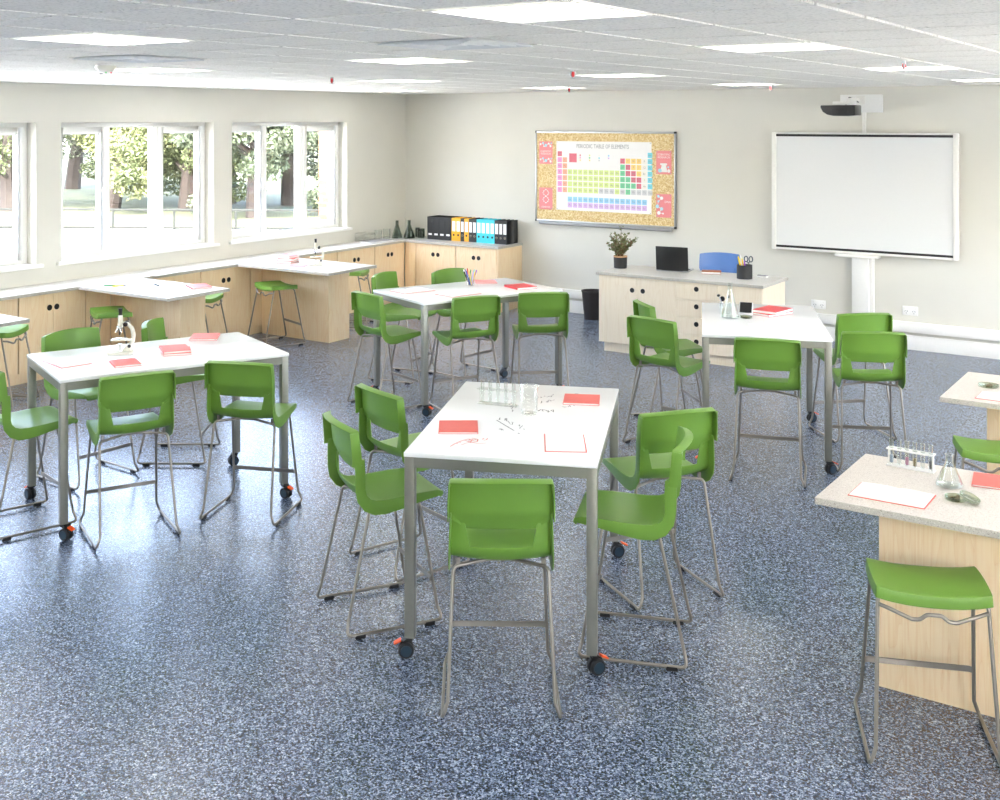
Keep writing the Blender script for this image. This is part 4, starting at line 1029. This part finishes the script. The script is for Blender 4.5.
# ------------------------------------------------------------------ laboratory things
def microscope(loc, yaw, label):
    t = thing('microscope', label, 'microscope', loc, R(yaw), 'school microscopes')   # local -x: stage side, +x: arm side
    MB().prism([(-.095, -.05), (-.095, -.018), (-.02, -.018), (-.02, .018), (-.095, .018), (-.095, .05), (.055, .05), (.075, .03), (.075, -.03), (.055, -.05)], 0, .018, 'XY').prism([(.0, .018), (.065, .018), (.052, .062), (.030, .062)], -.022, .022, 'XZ').build('base', 'cream_enamel', t, bevel=.004)
    MB().tube([(.045, 0, .05), (.072, 0, .085), (.078, 0, .13), (.066, 0, .175), (.036, 0, .205), (-.002, 0, .212)], [.013, .014, .015, .014, .013, .012], 10).build('arm', 'cream_enamel', t)
    MB().box(-.075, .03, -.045, .045, .094, .101).box(.02, .07, -.014, .014, .088, .10).build('stage', 'cream_enamel', t, bevel=.003)
    MB().box(-.05, -.01, -.03, -.024, .101, .105).box(-.05, -.01, .024, .03, .101, .105).build('stage_clip', 'chrome', t, smooth=False)
    MB().lathe([(0, .058), (.018, .058), (.018, .064), (0, .064)], 16, (-.015, 0, 0), ).tube([(-.015, 0, .02), (-.015, 0, .06)], .005, 8).build('mirror', 'chrome', t)
    MB().lathe([(.016, .205), (.017, .21), (.017, .262), (.013, .266), (0, .266)], 18, (-.012, 0, 0)).lathe([(0, .186), (.018, .186), (.02, .194), (.02, .206), (0, .206)], 18, (-.012, 0, 0)).build('body_tube', 'cream_enamel', t)
    MB().lathe([(0, .262), (.0125, .262), (.0135, .300), (.0145, .302), (.0145, .312), (0, .313)], 18, (-.012, 0, 0)).build('eyepiece', 'black_plastic', t)
    MB().lathe([(0, .172), (.018, .176), (.024, .186), (0, .188)], 16, (-.016, 0, 0)).build('nosepiece', 'chrome', t)
    for k, (dx, dy, L) in enumerate(((0, 0, .05), (-.026, .012, .032), (.016, -.024, .030))):
        MB().tube([(-.016 + dx * .35, dy * .35, .178), (-.016 + dx * 1.2, dy * 1.2, .178 - L)], [.0085, .006], 10).build('objective_lens', 'chrome' if k else 'black_plastic', t)
    for s in (-1, 1): MB().lathe([(0, -.008), (.016, -.008), (.016, .008), (0, .008)], 16, M=Matrix.Translation((.028, s * .03, .207)) @ Matrix.Rotation(R(90), 4, 'X')).build('focus_knob', 'black_plastic', t, bevel=.002)
    MB().tube([(.028, -.024, .207), (.028, .024, .207)], .005, 8).build('knob_shaft', 'chrome', t)
    MB().tube([(.052, -.026, .055), (.052, .026, .055)], .007, 8).lathe([(0, -.003), (.012, -.003), (.012, .003), (0, .003)], 12, M=Matrix.Translation((.052, -.028, .055)) @ Matrix.Rotation(R(90), 4, 'X')).build('tilt_joint', 'black_plastic', t)
    return t
microscope((-6.42, 5.19, TZ), 40, 'cream white microscope on the high table in front')
microscope((-9.10, 10.20, BZ), 40, 'cream white microscope on the window bench peninsula')
def flask(loc, h, r, rn, m, label, group=None, liq=None, yaw=0, fill=.3):
    t = thing('conical_flask', label, 'flask', loc, yaw, group)
    nh = h * .24; w = .0022; zb = h - nh
    prof = [(0, .001), (r * .9, .001), (r, .006), (r, .014), (rn, zb), (rn, h - .004), (rn * 1.22, h - .002), (rn * 1.22, h), (rn - w, h), (rn - w, zb), (r - w - .001, .016), (r - w * 2, .008), (0, .0045)]
    MB().lathe(prof, 28).build('glass_body', m, t)
    if liq:
        f = fill; rr = r - .004 + (rn - r) * f
        MB().lathe([(0, .0055), (r - .005, .009), (r - .0045, .018), (rr, .014 + (zb - .014) * f), (0, .014 + (zb - .014) * f)], 24).build('liquid', liq, t)
    return t
def beaker(loc, h, r, m, label, group=None, name='beaker', cat='beaker', taper=1.0):
    t = thing(name, label, cat, loc, 0, group); w = .0022; rt = r * taper
    MB().lathe([(0, .001), (r - .004, .001), (r, .006), (rt, h - .006), (rt + .004, h), (rt - w + .002, h), (rt - w, h - .008), (r - w, .008), (0, .0045)], 28).build('glass_body', m, t)
    mk = MB()
    for k in range(5):
        z = h * (.2 + .13 * k); a0 = -1.3; rr = r + (rt - r) * z / h + .0004
        mk.add([(rr * math.cos(a0 + .12 * j), rr * math.sin(a0 + .12 * j), z + dz) for j in range(4) for dz in (-.0008, .0008)], [(2 * j, 2 * j + 2, 2 * j + 3, 2 * j + 1) for j in range(3)])
    mk.build('volume_marks', 'paper', t, smooth=False)
    return t
flask((-3.506, 8.965, TZ), .285, .073, .020, 'clear_glass', 'tall clear conical flask on the flask table', None, None)
beaker((-3.60, 9.10, TZ), .10, .045, 'clear_glass', 'low clear beaker with dark-tipped rods on the flask table')
t = thing('stirring_rod', 'dark-tipped thin rod leaning in the low beaker', 'stirring rod', (-3.61, 9.11, TZ + .006), .5, 'rods in the low beaker')
MB().tube([(.018, 0, .0), (-.045, .0, .14)], .004, 8).build('rod', 'alu', t); MB().tube([(-.045, 0, .14), (-.052, 0, .155)], .012, 8).build('rod_tip', 'matt_black', t)
t2 = copy_tree(t); at(t2, (-3.60, 9.085, TZ + .006), 2.6)
for k, o_ in enumerate((t, t2)): o_['label'] = ['dark-tipped thin rod leaning toward the windows in the low beaker', 'dark-tipped thin rod leaning toward the bench side in the low beaker'][k]
t = thing('display_stand', 'small tilted black-faced stand behind the conical flask', 'stand', (-3.46, 9.20, TZ), R(14))
MB().prism([(-.05, 0), (.06, 0), (.06, .012), (.012, .012), (-.028, .095), (-.040, .090)], -.055, .055, 'YZ', M=Matrix.Rotation(R(180), 4, 'Z')).build('wedge_body', 'diffuser_grey', t, bevel=.002)
MB().prism([(.012, .014), (.016, .016), (-.022, .093), (-.026, .091)], -.048, .048, 'YZ', M=Matrix.Rotation(R(180), 4, 'Z') @ Matrix.Translation((0, .003, .003))).build('dark_face', 'matt_black', t, smooth=False)
def petri(loc, r, label, group=None, tilt=0, bits=True, yaw=0):
    t = thing('glass_dish', label, 'dish', loc, yaw, group); w = .002; h = .016
    Mt = Matrix.Rotation(tilt, 4, 'Y')
    MB().lathe([(0, .0005), (r - .001, .0005), (r, .002), (r, h), (r - w, h), (r - w, .0035), (0, .003)], 30, M=Mt).build('glass_body', 'dish_glass', t)
    if bits:
        rr = random.Random(int(abs(loc[0]) * 1000)); m = MB()
        for k in range(14):
            a, q = rr.uniform(0, 6.28), rr.uniform(.1, .72) * r; s = rr.uniform(.005, .010)
            m.lathe([(0, -.4 * s), (s * .8, -.2 * s), (s, .1 * s), (s * .5, .5 * s), (0, .6 * s)], 6, (q * math.cos(a), q * math.sin(a), .0042 + s * .4), M=Mt)
        s_ = m.build('specimen', 'stone_bits', t); s_['kind'] = 'stuff'
    return t
petri((-3.395, 9.03, TZ), .05, 'round glass dish with brown specimens on the flask table')
petri((-1.106, 5.556, BZ), .046, 'round glass dish with specimens on the bench, half covered by another dish')
petri((-1.045, 5.535, BZ + .018), .046, 'empty glass dish leaning on the one with specimens', None, -.19 - .19, False, R(180))
petri((-1.400, 8.03, BZ), .062, 'round glass dish on the farther speckled bench, all in view', None)
petri((-1.262, 8.07, BZ), .062, 'round glass dish on the farther speckled bench, cut off by the frame', None)
flask((-1.170, 5.745, BZ), .150, .061, .0175, 'clear_glass', 'clear conical flask on the bench beside the test tube rack')
beaker((-.895, 5.66, BZ), .165, .030, 'clear_glass', 'tall clear glass cylinder cut off by the frame on the speckled bench', None, 'glass_cylinder', 'glass cylinder')
def rack(loc, yaw, L, label, plate, n, liqs, tlabels, h=.082):
    t = thing('test_tube_rack', label, 'test tube rack', loc, R(yaw), 'test tube racks'); W = .05
    MB().box(-L / 2, L / 2, -W / 2, W / 2, 0, .006).build('base_plate', plate, t, bevel=.001)
    m = MB(); xs = [(-L / 2 + L * (k + .5) / n) for k in range(n)]; rr = .0120
    cuts = [-L / 2] + [v for x in xs for v in (x - rr, x + rr)] + [L / 2]
    m.box(-L / 2, L / 2, -W / 2, -rr, h, h + .006).box(-L / 2, L / 2, rr, W / 2, h, h + .006)
    for k in range(0, len(cuts), 2): m.box(cuts[k], cuts[k + 1], -rr, rr, h, h + .006)
    m.build('top_plate', plate, t, smooth=False)
    for s in (-1, 1): MB().box(s * (L / 2 - .008) - .004, s * (L / 2 - .008) + .004, -.006, .006, .006, h).build('end_support', plate, t, smooth=False)
    Mw = Matrix.Translation(loc) @ Matrix.Rotation(R(yaw), 4, 'Z')
    for k, x in enumerate(xs):
        p = Mw @ V((x, 0, .0062)); q = thing('test_tube', tlabels[k], 'test tube', p, 0, 'test tubes in ' + label.split(' on ')[0][:40])
        r = .0105; H = .124
        MB().lathe([(0, 0), (r * .6, .0025), (r, .009), (r, H), (r + .0012, H), (r + .0012, H + .002), (r - .0013, H + .002), (r - .0013, .010), (0, .003)], 14).build('glass_body', 'clear_glass', q)
        if liqs[k]: MB().lathe([(0, .0032), (r - .0018, .010), (r - .0018, .045), (0, .045)], 12).build('liquid', liqs[k], q)
rack((-1.385, 5.925, BZ), -3, .225, 'white test tube rack on the speckled bench', 'frame_white', 6, ['liquid_blue', None, 'liquid_pink', 'liquid_olive', None, 'liquid_black'],
     ['test tube with pale blue liquid at the end of the white rack', 'empty test tube beside the pale blue one in the white rack', 'test tube with pink liquid in the white rack', 'test tube with olive liquid in the white rack', 'empty test tube beside the black one in the white rack', 'test tube with black contents in the white rack'])
rack((-3.515, 5.475, TZ), 12, .235, 'clear acrylic test tube rack on the scribbled table', 'acrylic', 5, [None] * 5,
     ['empty test tube in the clear rack, first from the window side', 'empty test tube in the clear rack, second from the window side', 'empty test tube in the clear rack, middle one', 'empty test tube in the clear rack, second from the beaker', 'empty test tube in the clear rack, closest to the beaker'])
beaker((-3.268, 5.405, TZ), .155, .046, 'acrylic', 'clear beaker standing among the scribbles on the table', None, taper=1.12)
# glassware on the window bench corner
flask((-10.22, 13.20, BZ), .255, .082, .024, 'green_glass', 'smoky conical flask on the window bench, the clearer of two', 'smoky conical flasks')
flask((-10.06, 13.28, BZ), .262, .085, .024, 'green_glass', 'smoky conical flask in the bench corner, filled with dark green liquid', 'smoky conical flasks', 'dark_green', fill=.55)
flask((-9.868, 13.585, BZ), .25, .075, .02, 'clear_glass', 'clear conical flask half hidden beside the black binders')
for n, (x, y, h, r, m, lb) in enumerate(((-10.30, 12.86, .14, .055, 'clear_glass', 'clear beaker on the window bench, closest to the glass box'), (-10.28, 13.03, .145, .055, 'clear_glass', 'clear beaker on the window bench, closest to the smoky flasks'),
      (-10.05, 13.47, .14, .036, 'green_glass', 'green-tinted beaker close behind the dark flask'), (-9.975, 13.42, .13, .034, 'green_glass', 'green-tinted beaker in the bench corner, middle of three'), (-9.91, 13.40, .14, .034, 'green_glass', 'green-tinted beaker in the bench corner, closest to the binders'))):
    beaker((x, y, BZ), h, r, m, lb, 'beakers in the bench corner')
t = thing('glass_box', 'clear glass box on the window bench behind the grey folder', 'glass box', (-10.33, 12.60, BZ), R(0))
m = MB().box(-.09, .09, -.12, .12, 0, .004)
for s in (-1, 1): m.box(s * .088 - .002, s * .088 + .002, -.12, .12, .0041, .12); m.box(-.0855, .0855, s * .118 - .002, s * .118 + .002, .0041, .12)
m.build('glass_body', 'acrylic', t, smooth=False)
# ------------------------------------------------------------------ binders
def binder(x0, x1, m, label, group, y=13.355, h=.325, dep=.285, tall_label=True):
    w = x1 - x0; t = thing('ring_binder', label, 'binder', ((x0 + x1) / 2, y, BZ), 0, group); a = w / 2 - .0008
    MB().box(-a, a, 0, .004, 0, h).box(-a, -a + .003, .004, dep, 0, h).box(a - .003, a, .004, dep, 0, h).build('cover', m, t, bevel=.0008, seg=1)
    MB().box(-a + .005, a - .005, .010, dep - .012, .004, h - .012).build('pages', 'paper' if m != 'black_card' else 'matt_black', t, smooth=False)
    MB().box(-a * .72, a * .72, -.0008, -.0001, h * .42, h * .86).build('spine_label', 'paper', t, smooth=False)
    MB().lathe([(.010, 0), (.0155, 0), (.0155, .002), (.010, .002)], 16, M=Matrix.Translation((0, -.0001, h * .26)) @ Matrix.Rotation(R(90), 4, 'X')).build('finger_ring', 'chrome' if m == 'black_card' else 'black_card', t)
    MB().lathe([(0, 0), (.010, 0), (.010, .0008), (0, .0008)], 14, M=Matrix.Translation((0, -.0001, h * .26)) @ Matrix.Rotation(R(90), 4, 'X')).build('finger_hole', 'matt_black', t)
    return t
def file_box(x0, x1, label):
    w = x1 - x0; t = thing('magazine_file', label, 'file box', ((x0 + x1) / 2, 13.345, BZ), 0, 'black file boxes'); a = w / 2 - .0015
    MB().box(-a, a, 0, .003, 0, .325).box(-a, -a + .003, .003, .28, 0, .325).box(a - .003, a, .003, .28, 0, .325).box(-a, a, .277, .28, 0, .325).box(-a + .003, a - .003, .003, .277, 0, .003).build('box_body', 'black_card', t, smooth=False)
    MB().box(-.030, .030, -.001, -.0001, .062, .088).build('spine_label', 'paper', t, smooth=False)
for k in range(4): file_box(-9.782 + k * .1042, -9.782 + (k + 1) * .1042, 'black file box on the back bench, ' + ['closest to the glassware', 'second from the glassware', 'third from the glassware', 'touching the first yellow binder'][k])
BX_ = [-9.312, -9.234, -9.158, -9.093, -9.016, -8.951, -8.884, -8.806, -8.732, -8.659, -8.584, -8.514, -8.448, -8.380]
cols = ['yellow_card', 'yellow_card', 'black_card', 'yellow_card', 'black_card', 'black_card', 'cyan_card', 'cyan_card', 'cyan_card', 'cyan_card', 'black_card', 'black_card', 'black_card']
bl = ['yellow ring binder touching the black file boxes', 'yellow ring binder, second of the adjoining yellow pair', 'black ring binder alone between yellow ones', 'yellow ring binder standing alone between black ones',
      'black ring binder right after the lone yellow one', 'black ring binder touching the first turquoise binder', 'turquoise ring binder, first after the black pair', 'turquoise ring binder, second of the four', 'turquoise ring binder, third of the four', 'turquoise ring binder, last of the four',
      'black ring binder right after the turquoise ones', 'black ring binder in the middle of the last three', 'black ring binder closing the row, its side showing']
for k in range(13): binder(BX_[k] - .05, BX_[k + 1] - .05, cols[k], bl[k], {'y': 'yellow binders', 'b': 'black binders', 'c': 'turquoise binders'}[cols[k][0]])
# ------------------------------------------------------------------ teacher desk things
pp = thing('potted_plant', 'sage green leafy plant in a black pot on the teacher desk', 'plant', (-6.03, 12.02, BZ))
MB().lathe([(0, 0), (.070, 0), (.074, .004), (.079, .130), (.072, .130), (.070, .118), (0, .118)], 28).build('pot', 'pot_black', pp)
MB().lathe([(.0795, .128), (.081, .130), (.081, .142), (.071, .142), (.071, .130)], 28).build('pot_rim', 'pot_rim', pp)
MB().lathe([(0, .121), (.070, .119), (.070, .122), (.03, .130), (0, .128)], 20).build('soil', 'soil', pp)
rp = random.Random(3); stems = MB(); lf = MB()
def leaf(m, p, d, s):
    d = d.normalized(); b = d.orthogonal().normalized(); b = Matrix.Rotation(rp.uniform(0, 6.28), 3, d) @ b; b = b * s * .30; u = d.cross(b).normalized() * s * .10
    m.add([p, p + d * s * .5 + b + u, p + d * s, p + d * s * .5 - b + u, p + d * s * .5 - u * .3], [(0, 1, 4), (1, 2, 4), (2, 3, 4), (3, 0, 4)])
for k in range(30):
    a = rp.uniform(0, 6.28); q = rp.uniform(.02, .20) if k else .02; zt = rp.uniform(.24, .44) - q * .35
    if k == 0: zt = .47
    e = V((math.cos(a) * q, math.sin(a) * q, zt)); b0 = V((math.cos(a) * .02, math.sin(a) * .02, .12)); c = (b0 + e) / 2 + V((-e.x * .22, -e.y * .22, .03))
    pth = [b0 * (1 - f) ** 2 + c * 2 * f * (1 - f) + e * f * f for f in [i / 8 for i in range(9)]]
    stems.tube(pth, .0022, 5)
    for i in range(2, 9):
        for _ in range(5):
            d = V((rp.uniform(-1, 1), rp.uniform(-1, 1), rp.uniform(-.2, 1)))
            lf.mat(1 if rp.random() < .22 else 0); leaf(lf, pth[i] + V((rp.uniform(-.008, .008),) * 3), d, rp.uniform(.022, .042))
stems.build('stems', 'twig', pp); fo = lf.build('foliage', ['leaf_sage', 'leaf_russet'], pp, smooth=False); fo['kind'] = 'stuff'
lp = thing('laptop', 'open black laptop seen from behind on the teacher desk', 'laptop', (-5.395, 12.055, BZ), R(9))
MB().box(-.185, .185, -.005, .24, .002, .018).build('base', 'alu', lp, bevel=.003)
MB().box(-.17, .17, .06, .16, .0181, .0195).build('keyboard', 'matt_black', lp, smooth=False)
Ml = Matrix.Translation((0, -.002, .016)) @ Matrix.Rotation(R(6), 4, 'X')
MB().box(-.185, .185, -.010, -.002, 0, .272, M=Ml).build('lid', 'black_plastic', lp, bevel=.003)
MB().box(-.176, .176, -.0019, -.0012, .012, .262, M=Ml).build('screen', 'matt_black', lp, smooth=False)
MB().tube([(-.12, -.003, .016), (.12, -.003, .016)], .006, 8).build('hinge', 'matt_black', lp)
wl = thing('notebook', 'tan leather notebook on the teacher desk beside the laptop', 'notebook', (-4.975, 12.165, BZ), R(20))
MB().box(-.105, .105, -.075, .075, 0, .004).box(-.105, .105, -.075, .075, .026, .031).box(.101, .105, -.075, .075, .004, .026).build('leather_cover', 'brown_leather', wl, bevel=.0015)
MB().box(-.102, .10, -.07, .07, .0042, .0258).build('pages', 'paper', wl, smooth=False)
pc = thing('pen_cup', 'dark grey cylindrical pen cup on the teacher desk', 'cup', (-4.52, 11.98, BZ))
MB().lathe([(0, 0), (.080, 0), (.083, .003), (.083, .012)], 32).lathe([(.081, .012), (.081, .018)], 32).lathe([(.083, .018), (.083, .150), (.078, .150), (.078, .006), (0, .006)], 32).build('cup_body', 'pot_black', pc)
def cup_pen(nm, base, top, r, m, label, cat, grp):
    t = thing(nm, label, cat, base, 0, grp); d = V(top) - V(base)
    MB().tube([(0, 0, 0), tuple(d * .86)], r, 8).build('barrel', m, t); MB().tube([tuple(d * .86), tuple(d * .93), tuple(d)], [r, r * .9, r * .3], 8).build('tip', 'paper' if m == 'matt_black' else m, t)
cup_pen('pen', (-4.535, 11.970, BZ + .010), (-4.577, 11.940, BZ + .245), .010, 'pen_yellow', 'yellow pen leaning in the dark pen cup', 'pen', 'pens in the dark cup')
cup_pen('pen', (-4.515, 11.990, BZ + .010), (-4.540, 11.950, BZ + .225), .008, 'pen_yellow', 'shorter yellow pencil in the dark pen cup', 'pen', 'pens in the dark cup')
cup_pen('pen', (-4.495, 11.950, BZ + .010), (-4.500, 11.920, BZ + .205), .008, 'pen_purple', 'purple pen in the dark pen cup', 'pen', 'pens in the dark cup')
cup_pen('pen', (-4.545, 12.020, BZ + .010), (-4.585, 12.030, BZ + .25), .007, 'paper', 'white pen in the dark pen cup', 'pen', 'pens in the dark cup')
scs = thing('scissors', 'dark-handled scissors standing in the pen cup', 'scissors', (-4.480, 11.990, BZ + .008))
MB().tube([(-.006, 0, .0), (.004, 0, .17)], .006, 6).tube([(.008, .004, .0), (-.004, .004, .17)], .006, 6).build('blades', 'chrome', scs)
for s in (-1, 1):
    m = MB(); pts = [(s * .026 + .020 * math.cos(a), .002 * s, .205 + .030 * math.sin(a)) for a in [2 * math.pi * k / 14 for k in range(15)]]
    m.tube(pts, .006, 6, cap=False).tube([(s * .003, .002 * s, .165), (s * .016, .002 * s, .184)], .006, 6); m.build('finger_loop', 'caster_hub', scs)
o = MB().box(-.055, .055, -.022, .022, 0, .016).mat(1).box(-.055, .055, -.022, .022, .016, .026).build('eraser', ['paper', 'printed_grey'], bevel=.003); at(o, (-4.395, 12.19, BZ), R(-8)); tag(o, 'small grey board eraser on the teacher desk beside the pen cup', 'eraser')
# cup of coloured pens on the high table
gc = thing('glass_cup', 'clear cup crowded with coloured pens on the high table', 'cup', (-6.275, 9.27, TZ))
MB().lathe([(0, .001), (.036, .001), (.040, .005), (.042, .105), (.0395, .105), (.038, .006), (0, .005)], 24).build('glass_body', 'clear_glass', gc)
rc = random.Random(9)
PN = [('pen_yellow', 'yellow'), ('pen_purple', 'purple'), ('pen_teal', 'pale teal'), ('pen_green', 'dark green'), ('pen_red', 'red'), ('pen_brown', 'brown'), ('matt_black', 'black'), ('pen_blue', 'blue'), ('p_amber', 'amber'), ('p_lilac', 'lilac')]
for k, (m, nm) in enumerate(PN):
    a = k * 2 * math.pi / len(PN); b = V((-6.275 + .022 * math.cos(a + .9), 9.27 + .022 * math.sin(a + .9), TZ + .009))
    e = V((-6.275 + .066 * math.cos(a) * rc.uniform(.6, 1.25), 9.27 + .066 * math.sin(a) * rc.uniform(.6, 1.2), TZ + rc.uniform(.135, .172)))
    cup_pen('pen', b, e, .0062, m, nm + ' pen among the coloured pens in the clear cup', 'pen', 'pens in the clear cup')
# ------------------------------------------------------------------ light
w = bpy.data.worlds.new('sky'); bpy.context.scene.world = w; w.use_nodes = True
nt = w.node_tree; bg = nt.nodes['Background']
sky = nt.nodes.new('ShaderNodeTexSky'); sky.sky_type = 'NISHITA'; sky.sun_disc = False; sky.sun_elevation = R(48); sky.sun_rotation = R(150); sky.dust_density = 4; sky.air_density = .6; sky.ozone_density = .3
mx = nt.nodes.new('ShaderNodeMix'); mx.data_type = 'RGBA'; mx.inputs['Factor'].default_value = .55; mx.inputs['B'].default_value = (.62, .60, .56, 1)
nt.links.new(sky.outputs['Color'], mx.inputs['A'])
nt.links.new(mx.outputs['Result'], bg.inputs['Color']); bg.inputs['Strength'].default_value = SKY
sl = bpy.data.lights.new('sun', 'SUN'); sl.energy = SUN; sl.angle = R(1.5); sl.color = (1, .95, .86)
so = bpy.data.objects.new('sun', sl); C.objects.link(so); so.rotation_euler = V((-.62, .42, -.80)).to_track_quat('-Z', 'Y').to_euler()
for a, b, sx in [(p, q, -1) for p, q in WIN] + [(p, q, 1) for p, q in WIN_FILL]:
    al = bpy.data.lights.new('window_portal', 'AREA'); al.shape = 'RECTANGLE'; al.size = b - a; al.size_y = WZ1 - WZ0; al.cycles.is_portal = True
    ao = bpy.data.objects.new('window_portal', al); C.objects.link(ao); ao.location = (XL - .27 if sx < 0 else XR + .27, (a + b) / 2, (WZ0 + WZ1) / 2); ao.rotation_euler = (0, R(90 * sx), 0)
# ------------------------------------------------------------------ camera and picture settings
cam = bpy.data.cameras.new('camera'); cam.sensor_fit = 'HORIZONTAL'; cam.sensor_width = 36; cam.lens = 1145.82 / 1000 * 36
cam.shift_x = .0446; cam.shift_y = -.2802; cam.clip_end = 500
co = bpy.data.objects.new('camera', cam); C.objects.link(co); co.location = (0, 0, HH)
co.rotation_euler = (R(90), 0, math.atan2(.5712, .8208)); bpy.context.scene.camera = co
S = bpy.context.scene
S.view_settings.view_transform = 'Standard'; S.view_settings.look = 'None'; S.view_settings.gamma = 1; S.view_settings.use_curve_mapping = False
S.view_settings.exposure = EXPO
S.cycles.use_denoising = True; S.cycles.max_bounces = 10; S.cycles.diffuse_bounces = 5; S.cycles.transparent_max_bounces = 24
S.cycles.caustics_reflective = False; S.cycles.caustics_refractive = False; S.cycles.sample_clamp_indirect = 6
